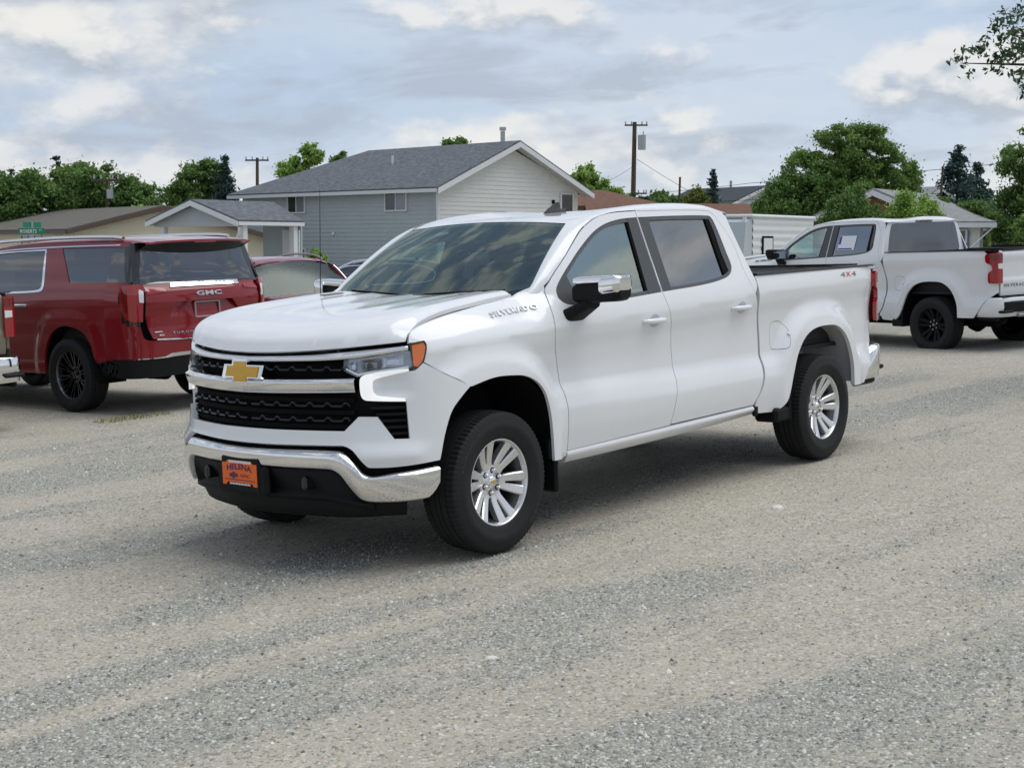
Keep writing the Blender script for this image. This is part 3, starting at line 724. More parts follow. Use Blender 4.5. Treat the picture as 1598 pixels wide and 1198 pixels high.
            for r_ in(rows[0],rows[-1]): mb.add(r_,[tuple(range(28))])
            return mb
        arm=MB(); 
        for (x,y,z,dx,dy,dz,t) in ((-.76,.93,1.265,.20,.05,.09,0),):
            pass
        rows=[]
        for t in np.linspace(0,1,8):
            xc=-.745-.05*t; y=.925+.14*t; zc_=1.262+.085*t; hx_=.105-.035*t; hz=.052-.02*t
            rows.append([(xc+hx_*np.sign(math.cos(a))*abs(math.cos(a))**.6,sg*y,zc_+hz*np.sign(math.sin(a))*abs(math.sin(a))**.6) for a in np.linspace(0,2*math.pi,20,endpoint=False)])
        arm.grid(rows,True,closed=True,flip=sg<0); arm.add(rows[-1],[tuple(range(20))])
        mm=obj('mirror',cached(f'marm{sg}',lambda:arm.mesh('mirror_arm')),bp,root)
        obj('mirror_housing',cached(f'mh{sg}',lambda:mhouse().mesh('mirror_housing')),bp,mm)
        def mcap(sg=sg):
            mb=mhouse(sg,1,1.0,1.283,1.40,1.502,-.708,-.868); return mb.mesh('mirror_cap')
        def mcap2(sg=sg):
            mb=mhouse(sg,1,1.185,1.294,1.392,1.49,-.708,-.868); return mb.mesh('mirror_cap')
        obj('mirror_cap',cached(f'mc{sg}',lambda sg=sg:mhouse(sg,1,.985,1.285,1.455,1.503,-.712,-.872).mesh('mirror_cap')),opt['mirror'],mm)
        obj('mirror_cap',cached(f'mc2{sg}',lambda sg=sg:mhouse(sg,1,1.175,1.293,1.395,1.50,-.706,-.872).mesh('mirror_cap')),opt['mirror'],mm)
        mb=MB(); mb.box((-.882,sg*1.13,1.425),(.006,.25,.12)); obj('mirror_glass',cached(f'mg{sg}',lambda:mb.mesh('mirror_glass')),ch,mm)
    # ---------- roof and pillars
    rf=obj('roof',cached('roof',roof_mesh),wh,root)
    for sg in(1,-1): obj('a_pillar',cached(f'apil{sg}',lambda sg=sg:apillar_mesh(sg)),wh,root)
    ws=path([(-.99,.0,1),(.99,.0,1),(.985,.5),(.97,.985,1),(0,.992),(-.97,.985,1),(-.985,.5)],.06)
    wso=P('windshield','ws',MT['glassclear'],ws,Sws,(1,0,.6),step=.06,flange=0,off=.0)
    frit=path([(-1,-.03,1),(1,-.03,1),(1,.5),(1,1.0,1),(0,1.003),(-1,1.0,1),(-1,.5)],.06); fi=path([(-.955,.075,1),(-.6,.055),(0,.05),(.6,.055),(.955,.075,1),(.955,.5),(.945,.955,1),(0,.965),(-.945,.955,1),(-.955,.5)],.06)
    P('windshield_border','frit',MT['glossblack'],frit,Sws,(1,0,.6),parent=wso,step=.06,flange=0,off=-.006,holes=[fi])
    mb=MB(); c=Sws(np.array([0.]),np.array([.90]))[0]; mb.box((c[0]-.05,0,c[2]-.045),(.12,.24,.09),Matrix.Rotation(R(30),3,'Y'),bev=.02); mb.build('sensor_pod',MT['interior'],wso)
    mb=MB(); mb.box((-.93,0,1.70),(.03,.27,.075),bev=.02); mb.build('rear_view_mirror',MT['interior'],wso)
    # shark-fin antenna
    rows=[]
    for z,x0,x1,hw in((1.868,-1.655,-1.925,.036),(1.90,-1.675,-1.93,.026),(1.93,-1.72,-1.868,.014),(1.958,-1.775,-1.862,.008),(1.978,-1.815,-1.858,.003)):
        rows.append([(x0,0,z-(.0)),(x0*.7+x1*.3,hw,z+(.012 if z<1.91 else 0)),(x0*.3+x1*.7,hw,z+(.028 if z<1.91 else 0)),(x1,0,z+(.04 if z<1.91 else 0)),(x0*.3+x1*.7,-hw,z+(.028 if z<1.91 else 0)),(x0*.7+x1*.3,-hw,z+(.012 if z<1.91 else 0))])
    mb=MB(); mb.grid(rows,True,closed=True,flip=True); mb.add(rows[-1],[tuple(range(6))]); mb.build('antenna_fin',opt.get('fin',MT['interior']),root)
    mb=MB(); mb.tube([(-.30,-.80,1.40),(-.31,-.80,2.05)],[.0035,.002],6); mb.lathe([(.001,0),(.012,0),(.010,.03),(.004,.04)],10,axis='z'); 
    mast=MB(); mast.tube([(-.36,-.815,1.40),(-.40,-.815,2.10)],[.0032,.0016],6); mast.tube([(-.358,-.815,1.385),(-.361,-.815,1.42)],[.012,.006],8); mast.build('mast_antenna',MT['dark'],root)
    # ---------- back of the cab
    def Sback(y,z):
        y=np.asarray(y,float);z=np.asarray(z,float); return np.stack([-2.775-.035*(1.9-z)/.5+.05*np.abs(y)**4,y,z],-1)
    bo=path([(-.88,.55,1),(.88,.55,1),(.90,1.30),(.915,1.40,1),(.80,1.75),(.735,1.868,1),(0,1.885),(-.735,1.868,1),(-.80,1.75),(-.915,1.40,1),(-.90,1.30)],.05); bw=path([(-.76,1.425),(0,1.42),(.76,1.425),(.78,1.46),(.70,1.80),(.66,1.835),(0,1.845),(-.66,1.835),(-.70,1.80),(-.78,1.46)],.05)
    cb=P('cab_back','cabback',wh,bo,Sback,(-1,0,0),holes=[bw],step=.05,flange=.02)
    P('rear_window','rearwin',MT['glassrear'],inset(bw,-.004),Sback,(-1,0,0),parent=cb,step=.06,flange=0,off=.004)
    mb=MB(); mb.box((-2.785,0,1.872),(.03,.36,.032),bev=.01); s_=mb.build('brake_light',MT['lettergrey'],cb); mb=MB(); mb.box((-2.803,0,1.872),(.004,.20,.018)); mb.build('lens',MT['redlensdark'],cb)
    # ---------- hood
    hd=P('hood','hood',wh,path([(0.004,-.998,1),(0.0,0),(.004,.998,1),(.7,.998),(1.352,.995,1),(1.352,.0),(1.352,-.995,1),(.7,-.998)],.025),Shood,OUT_U,step=.028,flange=.02)
    for sg in(1,-1):
        c=MB(); c.box((0,0,0),(.17,.045,.004),bev=.0015); q=Shood(1.16,sg*.73); 
        e=Shood(1.17,sg*.73)-Shood(1.15,sg*.73)
        o_=c.build('hood_badge',opt['badge'],hd,loc=tuple(q+np.array([0,0,.003])),rot=(0,math.atan2(e[2],-e[0])*1.0,0))
    cw=MB(); rows=[]
    for y in np.linspace(-.80,.80,17):
        q=Shood(1.36,y/.795*1.0)
        rows.append([(q[0]+.03,y,q[2]-.02),(q[0]-.05,y,q[2]-.028),(q[0]-.16,y,q[2]-.01)])
    cw.grid(rows,True); cw.build('cowl_panel',MT['dark'],root)
    for y0,y1 in((-.62,.05),(.02,.66)):
        mb=MB(); a=Sws(np.array([y0/.82]),np.array([.012]))[0]; b_=Sws(np.array([y1/.82]),np.array([.004]))[0]; mb.tube([tuple(a+[.008,0,.010]),tuple((a+b_)/2+[.008,0,.010]),tuple(b_+[.008,0,.006])],.008,6); mb.build('wiper',MT['dark'],root)
    # ---------- front fascia
    half=[(.655,.768,1),(.734,.842,1),(.833,.839,1),(.919,.722,1),(.998,.720,1),(.990,.908,1),(.989,.932,1),(.86,.947),(.835,.953),(.821,.972),(.818,1.015),(.828,1.034),(1.0,1.072,1),(1.043,1.074),(1.090,1.110,1),(1.239,1.031),(1.405,.962,1),(1.34,.918),(1.256,.845),(1.202,.731),(1.166,.609),(1.160,.592,1),(.92,.578),(.80,.578),(.778,.583),(.708,.665),(.655,.692),(.60,.694)]
    fo=path([(0,.768)]+half+[(0,.690)]+[(-p[0],)+tuple(p[1:]) for p in half[::-1]],.022)
    fas=P('front_fascia','fascia',wh,fo,Sfront,OUT_F if False else (1,.0,.05),step=.028,flange=.03) if False else None
    def fascia():
        def outfix(me): return me
        return panel_mesh('fascia',fo,Sfront,(1,0,.02),step=.026,flange=.03)
    # the wrap turns past 90 degrees, so orient by the plan normal
    fas=obj('front_fascia',cached('fascia',lambda:panel_mesh('fascia',fo,lambda s,z:Sfront(s,z),(1,0,.02),step=.026,flange=.03)),wh,root)
    for sg in(1,-1):
        drl=path([(sg*a,b,*c) for a,b,*c in [(1.008,1.084,1),(.80,1.066),(.765,1.056),(.749,1.036),(.752,.955),(.768,.931),(.80,.925),(.987,.915,1),(.985,.930,1),(.86,.946),(.835,.952),(.820,.972),(.817,1.017),(.828,1.035),(1.010,1.073,1)]],.02)
        hl=obj('headlamp',cached(f'hlback{sg}',lambda sg=sg:panel_mesh('hl',path([(sg*a,b,1) for a,b in [(.660,1.139),(1.018,1.176),(1.034,1.166),(1.034,1.094),(1.012,1.080),(.80,1.060),(.738,1.046),(.660,1.080)]],.03),lambda s,z:Sfront(s,z,-.03),(1,0,0),step=.04,flange=-.034)),MT['lampback'],root)
        obj('running_light',cached(f'drl{sg}',lambda sg=sg:panel_mesh('drl',drl,lambda s,z:Sfront(s,z,.004),(1,0,0),step=.02,flange=.02)),opt['drl'],hl)
        hb=path([(sg*a,b,1) for a,b in [(.664,1.136),(1.016,1.173),(1.03,1.163),(1.03,1.097),(1.010,1.083),(.80,1.063),(.738,1.05),(.664,1.083)]],.03)
        obj('lens',cached(f'hlens{sg}',lambda sg=sg:panel_mesh('hlens',hb,lambda s,z:Sfront(s,z,.003),(1,0,0),step=.04,flange=.01)),MT['lens'],hl)
        # reflector chambers
        for i,(s0,s1,z0,z1) in enumerate(((.69,.725,1.078,1.122),(.755,.86,1.078,1.135),(.875,.985,1.092,1.145))):
            def ch_(s0=s0,s1=s1,z0=z0,z1=z1,sg=sg):
                mb=MB(); A=[Sfront(sg*s,z,-.006) for s,z in((s0,z0),(s1,z0+.008),(s1,z1+.008),(s0,z1))]; B=[Sfront(sg*(s0*.5+s1*.5+(s-(s0+s1)/2)*.6),(z0+z1)/2+(z-(z0+z1)/2)*.5,-.028) for s,z in((s0,z0),(s1,z0),(s1,z1),(s0,z1))]
                mb.add([tuple(p) for p in A+B],[(0,1,5,4),(1,2,6,5),(2,3,7,6),(3,0,4,7),(4,5,6,7)]); return mb.mesh('reflector')
            obj('reflector',cached(f'refl{sg}{i}',ch_),(MT['reflector'],MT['steel'],MT['reflector'])[i],hl)
        def strip(sg=sg):
            mb=MB(); mb.grid([[tuple(Sfront(sg*s_,z_+dz,-.004)) for dz in(0,.010)] for s_,z_ in((.672,1.088),(.70,1.074),(.742,1.056),(.80,1.067),(1.01,1.088))],False); return mb.mesh('lamp_trim')
        obj('lamp_trim',cached(f'ltrim{sg}',strip),MT['chrome'],hl)
        mb=MB(); c=Sfront(sg*.80,1.103,-.012); mb.lathe([(.001,.012),(.012,.009),(.019,0)],16,axis='x'); mb.build('bulb_lens',MT['glossblack'],hl,loc=tuple(c))
        bz=path([(sg*a,b,*c) for a,b,*c in [(1.020,1.214,1),(1.104,1.226,1),(1.117,1.203),(1.110,1.166),(1.094,1.112),(1.045,1.070),(1.012,1.074,1),(1.036,1.095,1)]],.02)
        obj('signal_bezel',cached(f'bez{sg}',lambda sg=sg:panel_mesh('bez',bz,lambda s,z:Sfront(s,z,-.002),(1,0,0),step=.03,flange=.02)),MT['glossblack'],hl)
        am=path([(sg*a,b,*c) for a,b,*c in [(1.034,1.205,1),(1.095,1.216,1),(1.106,1.20),(1.100,1.163),(1.084,1.120),(1.058,1.092,1),(1.036,1.098,1)]],.02)
        obj('turn_signal',cached(f'amb{sg}',lambda sg=sg:panel_mesh('amb',am,lambda s,z:Sfront(s,z,.003),(1,0,0),step=.03,flange=.02)),MT['amber'],hl)
    # grille: dark backing, bars, ornaments
    gr=obj('grille',cached('grilleback',lambda:panel_mesh('gb',path([(-.99,1.17,1),(-.70,1.15),(0,1.16),(.70,1.15),(.99,1.17,1),(.70,1.0),(1.01,.93,1),(1.01,.70,1),(.8,.70),(0,.72),(-.8,.70),(-1.01,.70,1),(-1.01,.93,1),(-.70,1.0)],.05),lambda s,z:Sfront(s,z,-.075),(1,0,0),step=.05,flange=0)),MT['dark'],root)
    def bar(key,smax,prof,n=72):
        """prof(s)->list of (z,off)"""
        def f():
            rows=[]
            for s in np.linspace(-smax,smax,n): rows.append([tuple(Sfront(s,z,o)) for z,o in prof(abs(s))])
            mb=MB(); mb.grid(rows,True,flip=True); 
            for r_ in(rows[0],rows[-1]): mb.add(r_,[tuple(range(len(r_)))])
            me=mb.mesh(key); return me
        return cached(key,f)
    zh=lambda s:float(pw(s,[0,.43,.65,1.0],[1.153,1.163,1.178,1.203])); zl=lambda s:float(pw(s,[0,.43,.65,1.0],[1.127,1.132,1.140,1.176]))
    obj('top_bar',bar('topbar',1.012,lambda s:[(zh(s)+.002,-.03),(zh(s),.004),(zh(s)*.6+zl(s)*.4,.012),(zl(s)+.006,.008),(zl(s),-.002),(zl(s)-.004,-.04)]),opt['bright'],gr)
    me_=lambda s:float(pw(s,[0,.4,.7],[1.018,1.023,1.028]))
    mid=obj('middle_bar',bar('midbar',.724,lambda s:[(me_(s)+.020,-.05),(me_(s)+.021,-.004),(me_(s)+.018,.006),(me_(s)+.004,.028),(me_(s)-.002,.029),(me_(s)-.055,.010),(me_(s)-.060,-.002),(me_(s)-.058,-.05)]),opt['bright'],gr)
    for z0,smax in((1.083,.64),(.893,.70),(.815,.64)):
        for sg in(1,-1):
            def cells(z0=z0,smax=smax,sg=sg):
                mb=MB(); s=.02; pts=[]
                # the bar steps up round each diamond
                while s<smax-.03:
                    pts+=[(s,0),(s+.062,0),(s+.078,.016),(s+.094,.016),(s+.11,0)]; s+=.11
                top=[];bot=[]
                rows=[]
                for s_,dz in pts:
                    rows.append([tuple(Sfront(sg*s_,z0+dz+a,o)) for a,o in((.006,-.045),(.007,-.022),(-.001,-.018),(-.006,-.03),(-.006,-.045))])
                mb.grid(rows,False,flip=sg>0); return mb.mesh('grille_bar')
            obj('grille_bar',cached(f'cells{z0}{sg}',cells),MT['grillebar'],gr)
    for z0 in (.925,.86,.785):
        def hb_(z0=z0):
            rows=[[tuple(Sfront(s,z0+a,o)) for a,o in((.012,-.07),(.012,-.042),(-.012,-.042),(-.012,-.07))] for s in np.linspace(-.70,.70,40)]
            mb=MB(); mb.grid(rows,False,flip=True); return mb.mesh('grille_slat')
        obj('grille_slat',cached(f'slat{z0}',hb_),MT['dark'],gr)
    for sg in(1,-1):
        for i in range(5):
            def fin_(i=i,sg=sg):
                z0=.745+i*.034; s0=(.90-.026*i)
                rows=[[tuple(Sfront(sg*s,z0+a,o)) for a,o in((.008,-.07),(.008,-.03),(-.006,-.03),(-.008,-.07))] for s in np.linspace(s0,.995,8)]
                mb=MB(); mb.grid(rows,False,flip=sg>0); return mb.mesh('vent_slat')
            obj('vent_slat',cached(f'vs{sg}{i}',fin_),MT['blackplastic'],gr)
    # bow-tie badge
    def bt(sc,a,b):
        x=.172*sc; pts=[(-x,-.042*sc),(-x*.42,-.042*sc),(-x*.42,-.070*sc),(x*.30,-.070*sc),(x*.30,-.042*sc),(x*.93,-.042*sc),(x,.042*sc),(x*.40,.042*sc),(x*.40,.070*sc),(-x*.32,.070*sc),(-x*.32,.042*sc),(-x*.94,.042*sc)]
        mb=MB(); mb.prism([(-u,v) for u,v in pts],a,b,lambda u,v,w0:tuple(Sfront(-u*1.0,1.075+v,w0))); return mb
    def bt2(sc,a,b):
        # true outline read from the badge: slanted cross
        X=.172*sc; h=.0365*sc; H=.068*sc
        pts=[(-X,-h),(-X*.43,-h),(-X*.47,-H),(X*.30,-H),(X*.30,-h),(X*.90,-h),(X,h),(X*.22,h),(X*.20,H),(-X*.53,H),(-X*.52,h),(-X*.92,h)]
        mb=MB(); mb.prism(pts,a,b,lambda u,v,w0:tuple(Sfront(u,1.075+v,w0))); return mb
    bd=obj('badge',cached('bowtie',lambda:bt2(1.0,-.02,.030).mesh('badge')),opt['bright'],gr)
    obj('badge_inlay',cached('bowtie2',lambda:bt2(.79,.02,.034).mesh('badge_inlay')),opt['bow'],gr)
    # ---------- front bumper
    def bump():
        rows=[]; rows2=[]
        S_=np.concatenate([np.linspace(-1.146,-.80,18),np.linspace(-.79,-.57,16),np.linspace(-.55,.55,24),np.linspace(.57,.79,16),np.linspace(.80,1.146,18)])
        for s in S_:
            a=abs(s); zt=float(pw(a,[0,.48,.62,.665,.71,.765,.80,.92,1.15],[.664,.668,.665,.647,.606,.545,.537,.550,.568])); ze=float(pw(a,[0,.483,.60,.655,.735,.765,.95,1.146],[.646,.642,.637,.614,.544,.518,.527,.549]))
            zb=float(pw(a,[0,.48,.585,.625,.735,.78,.87,1.08,1.12,1.146],[.572,.570,.567,.548,.402,.390,.388,.398,.43,.47]))
            ze=min(ze,zt-.016)
            m=(ze+zb)/2
            rows.append([tuple(Sfront(s,z,o)) for z,o in((zt-.008,-.055),(zt,-.012),(zt-.005,.004),(ze+.003,.0235),(ze,.0250))])
            rows2.append([tuple(Sfront(s,z,o)) for z,o in((ze,.0250),(ze-.006,.0262),(m,.0225),(zb+.010,.0185),(zb,.012),(zb+.004,-.045))])
        mb=MB(); mb.grid(rows,True,flip=True); mb.grid(rows2,True,flip=True)
        for i in(0,-1): mb.add(rows[i]+rows2[i][1:],[tuple(range(10))])
        return mb.mesh('front_bumper')
    fb=obj('front_bumper',cached('bumper',bump),opt['fbumper'],root)
    obj('bumper_filler',cached('bumpfill',lambda:panel_mesh('bf',path([(-1.14,.60,1),(0,.70),(1.14,.60,1),(1.14,.40,1),(.8,.37),(0,.36),(-.8,.37),(-1.14,.40,1)],.05),lambda s,z:Sfront(s,z,-.06),(1,0,0),step=.06,flange=0)),MT['dark'],fb)
    # lower black valance with recessed opening and air dam
    def val():
        mb=MB(); 
        rows=[]
        for s in np.linspace(-.79,.79,40):
            a=abs(s); zt=float(pw(a,[0,.56,.60,.72,.79],[.566,.566,.556,.41,.392])); zb=float(pw(a,[0,.5,.62,.79],[.415,.412,.392,.37]))
            rows.append([tuple(Sfront(s,z,o)) for z,o in((zt,-.02),(zt-.012,-.005),(min(zt-.03,zb+.03),-.05),(zb+.01,-.005),(zb-.01,.0),(zb-.03,-.03),(zb-.05,-.12))])
        mb.grid(rows,True,flip=True); return mb.mesh('valance')
    obj('valance',cached('valance',val),bp,fb)
    def dam():
        rows=[[tuple(Sfront(s,z,o)) for z,o in((.385,-.10),(.30,-.13),(.285,-.15),(.30,-.20))] for s in np.linspace(-.62,.95,30)]
        mb=MB(); mb.grid(rows,True,flip=True); return mb.mesh('air_dam')
    def dam2():
        rows=[]
        for s_ in np.linspace(-.98,.98,48):
            k=float(sst(abs(s_),.55,.98)); rows.append([tuple(Sfront(s_,z,o-.07*k)) for z,o in((.41,-.03),(.36,-.012),(.31,-.022),(.292,-.045),(.30,-.20))])
        mb=MB(); mb.grid(rows,True,flip=True); return mb.mesh('air_dam')
    obj('air_dam',cached('dam',dam2),bp,fb)
    for sg in(1,-1):
        mb=MB(); q=Sfront(sg*.42,.487,-.03); mb.box((q[0],q[1],q[2]),(.10,.04,.075),bev=.015); mb.build('tow_hook_recess',MT['glossblack'],fb)
    # ---------- underbody, cab and bed interior
    mb=MB(); mb.box((-.15,0,.62),(1.2,1.0,.45)); mb.box((-1.9,0,.52),(2.3,1.5,.12)); mb.box((-3.6,0,.58),(2.0,1.1,.14)); 
    for y in(-.55,.55): mb.box((-1.9,y,.44),(5.3,.09,.14))
    mb.build('chassis',MT['dark'],root)
    mb=MB(); mb.tube([(-3.745,-.8,.398),(-3.745,-.16,.398),(-3.745,-.10,.398),(-3.745,.0,.398),(-3.745,.10,.398),(-3.745,.16,.398),(-3.745,.8,.398)],[.05,.055,.12,.16,.12,.055,.05],14); mb.build('axle',MT['dark'],root)
    mb=MB(); mb.tube([(0,-.8,.398),(0,.8,.398)],.05,10); mb.build('axle',MT['dark'],root)
    mb=MB()
    mb.box((-1.75,0,.80),(2.1,1.80,.05)); mb.box((-.60,0,1.15),(.28,1.66,.36),bev=.08); mb.box((-.70,0,1.02),(.16,1.70,.6)); mb.box((-2.74,0,1.05),(.05,1.75,.70))
    for sg in(1,-1): mb.box((-1.75,sg*.875,1.05),(2.1,.03,.55))
    mb.build('cabin',MT['interior'],root)
    mb=MB(); rows=[[(x,y,float(roof_rail_z(x))-.085-.03*(abs(y)/.7)**2) for y in np.linspace(-.68,.68,9)] for x in np.linspace(-1.06,-2.70,10)]; mb.grid(rows,True); mb.build('headliner',MT['headliner'],root)
    for xs,ys in((-1.42,.42),(-1.42,-.42),(-2.40,.42),(-2.40,-.42)):
        def seat():
            mb=MB(); mb.box((.05,0,.99),(.52,.54,.14),bev=.05); mb.box((-.24,0,1.27),(.14,.52,.60),Matrix.Rotation(R(-14),3,'Y'),bev=.05); mb.box((-.33,0,1.65),(.09,.27,.18),Matrix.Rotation(R(-8),3,'Y'),bev=.035); mb.box((0,0,.87),(.45,.45,.12)); return mb.mesh('seat')
        obj('seat',cached('seat',seat),MT['seat'],root,loc=(xs,ys,0))
    def steer():
        mb=MB(); pts=[(0,.185*math.cos(a),.185*math.sin(a)) for a in np.linspace(0,2*math.pi,33)]; mb.tube(pts,.014,8,cap=False); mb.box((.01,0,0),(.05,.14,.11),bev=.02); mb.box((0,0,0),(.02,.36,.03)); mb.box((.12,0,-.02),(.22,.06,.06)); return mb.mesh('steering_wheel')
    obj('steering_wheel',cached('steer',steer),MT['interior'],root,loc=(-.92,.42,1.24),rot=(0,R(24),0))
    # cargo bed
    mb=MB()
    x0,x1=-2.86,-4.72
    for sg in(1,-1):
        mb.grid([[(x,sg*y,z) for y,z in((.955 if x>-4.6 else .90,1.424),(.945,1.436),(.885,1.436),(.87,1.425),(.87,1.30),(.84,1.28),(.83,.86))] for x in (x0,-3.4,-4.0,-4.55,x1)],False,flip=sg>0)
    mb.add([(x0,-.87,.86),(x0,.87,.86),(x0,.87,1.42),(x0,-.87,1.42)],[(0,1,2,3)]); mb.box((-3.79,0,.845),(1.86,1.74,.03)); mb.box((x0+.012,0,1.14),(.02,1.78,.56))
    for sg in(1,-1): mb.box((-3.745,sg*.72,.95),(.95,.24,.22),bev=.06)
    mb.build('bed_liner',MT['liner'],root)
    # tailgate
    def Stail(y,z):
        y=np.asarray(y,float);z=np.asarray(z,float); return np.stack([pw(z,[.78,.9,1.02,1.05,1.25,1.36,1.40,1.43],[-4.775,-4.785,-4.79,-4.78,-4.785,-4.80,-4.795,-4.74])+.015*np.abs(y)**3,y,z],-1)
    tg=P('tailgate','tailgate',wh,path([(-.795,.815,1),(.795,.815,1),(.80,1.1),(.785,1.425,1),(0,1.432),(-.785,1.425,1),(-.80,1.1)],.04),Stail,(-1,0,0),step=.035,flange=.03)
    mb=MB(); mb.box((-4.735,0,1.436),(.10,1.5,.012),bev=.004); mb.build('tailgate_cap',bp,tg)
    mb=MB(); mb.box((-4.793,0,1.30),(.02,.26,.07),bev=.01); mb.build('tailgate_handle',bp,tg)
    text('lettering','SILVERADO',opt['letter'],tg,lambda u,v,w0:(-4.786-.004*w0-.002,.74-.52*u,.935+.045*v),bold=.008,spacing=1.25)
    text('lettering','CHEVROLET',opt['letter'],tg,lambda u,v,w0:(-4.786-.006*w0-.004,.42-.84*u,1.10+.085*v),bold=.03,spacing=1.2) if opt.get('bigletters') else None
    # tail lamps wrap the corner
    for sg in(1,-1):
        def Stl(s,z,sg=sg):
            s=np.asarray(s,float);z=np.asarray(z,float)     # s<0 on the rear face, s>0 along the flank
            px=np.where(s<0,-4.80,-4.80+s); k=np.clip(s,-.10,.14)
            x=pw(s,[-.2,-.07,-.02,.02,.06,.12,.3],[-4.795,-4.792,-4.783,-4.755,-4.715,-4.655,-4.475]); y=pw(s,[-.2,-.07,-.02,.02,.06,.12,.3],[.735,.855,.893,.922,.938,.948,.965])
            return np.stack([x,sg*y,z+0*s],-1)
        tl=path([(-.145,1.395,1),(.10,1.385),(.125,1.36),(.125,1.29),(.11,1.265),(.055,1.24),(.035,1.21),(.035,1.165),(.075,1.135),(.085,1.10),(.085,1.02),(.07,.985,1),(-.145,.985,1)],.02)
        to=obj('tail_lamp',cached(f'tl{sg}',lambda sg=sg,Stl=Stl:panel_mesh('tl',tl,Stl,(-1,sg*.8,0),step=.02,flange=.03,off=.012)),MT['redlens'],root)
        rv=path([(-.14,1.255,1),(-.045,1.25,1),(-.045,1.185,1),(-.14,1.18,1)],.02)
        obj('reverse_light',cached(f'rv{sg}',lambda sg=sg,Stl=Stl:panel_mesh('rv',rv,Stl,(-1,sg*.8,0),step=.03,flange=.01,off=.016)),MT['whitelens'],to)
        ib=path([(-.14,1.375,1),(.06,1.37,1),(.06,1.29,1),(-.14,1.29,1)],.02)
        obj('lamp_insert',cached(f'ib{sg}',lambda sg=sg,Stl=Stl:panel_mesh('ib',ib,Stl,(-1,sg*.8,0),step=.03,flange=.01,off=.015)),MT['redlensdark'],to)
    # rear bumper
    def rb():
        mb=MB(); rows=[]
        pl=[(-4.50,.93),(-4.60,.955),(-4.74,.95),(-4.84,.90),(-4.87,.82),(-4.885,.5),(-4.89,0)]
        cc_=crom(pl,.04); cc_=[tuple(p) for p in cc_]; full=cc_+[(x,-y) for x,y in cc_[::-1][1:]]
        for i,(x,y) in enumerate(full):
            k=min(1,max(0,(-4.52-x)/.2)); zt=.60+.19*k; rows.append([(x+.05,y*.95,zt),(x+.005,y*.995,zt),(x,y,zt-.02),(x-.004,y*1.002,.66*k+.57*(1-k)),(x+.012,y*.995,.535),(x+.06,y*.96,.525)])
        mb.grid(rows,True,flip=True); return mb.mesh('rear_bumper')
    rbm=obj('rear_bumper',cached('rbumper',rb),opt['rbumper'],root)
    mb=MB(); mb.box((-4.80,0,.797),(.15,1.72,.012),bev=.004); mb.build('step_pad',bp,rbm)
    for sg in(1,-1):
        mb=MB(); mb.box((-4.865,sg*.80,.60),(.10,.22,.035),bev=.012); mb.box((-4.63,sg*.86,.51),(.34,.06,.07),bev=.02); mb.build('corner_step',bp,rbm)
        if opt.get('rinsert'):
            mb=MB(); mb.box((-4.886,sg*.62,.665),(.034,.46,.15),Matrix.Rotation(sg*R(-6),3,'Z'),bev=.03); mb.build('bumper_insert',MT['blackplastic'],rbm)
            mb=MB(); mb.box((-4.875,sg*.50,.545),(.08,.17,.05),bev=.015); mb.build('exhaust_tip',MT['steel'],rbm)
    mb=MB(); mb.box((-4.6,0,.50),(.30,.5,.10)); mb.tube([(-4.1,.52,.50),(-4.55,.55,.48)],.045,10); mb.lathe([(.001,-.24),(.12,-.22),(.13,0),(.12,.22),(.001,.24)],14); mb.build('exhaust',MT['dark'],root) if False else None
    mf=MB(); mf.tube([(-4.25,.55,.50),(-4.3,.55,.50),(-4.62,.55,.50),(-4.66,.55,.50)],[.03,.10,.10,.03],14); mf.build('muffler',MT['dark'],root)
    # ---------- lettering on the flank
    def lt(name,s,m,x0,x1,z0,z1,h,hgt,bold=.03,sp=1.1):
        def fn(u,v,w0):
            x=x0+(x1-x0)*u; z=z0+(z1-z0)*u+hgt*v; y=float(Yside(x,z)); e=.002
            nz=-(float(Yside(x,z+e))-y)/e; k=1/math.sqrt(1+nz*nz); d_=.0008+h*w0
            return (x,y+d_*k,z+d_*nz*k)
        return text(name,s,m,root,fn,bold,sp)
    if opt.get('name',True): lt('lettering','SILVERADO',opt['letter'],-.075,-.475,1.306,1.330,.009,.026,.012,1.25)
    if opt.get('fx4',True):
        for s,x0,x1,m in(('4',-4.075,-4.155,'lettergrey'),('X',-4.165,-4.245,'letterred'),('4',-4.255,-4.335,'lettergrey')): lt('lettering',s,MT[m],x0,x1,1.359,1.359,.0012,.036,.02)
    # ---------- wheels
    for x in(0,-3.745):
        for sg in(1,-1): add_wheel(root,x,sg,opt['rim'],opt['cap'],opt['lug'],opt.get('tyre',MT['rubber']),spin=opt.get('spin',.35)+x*.21)
    return root
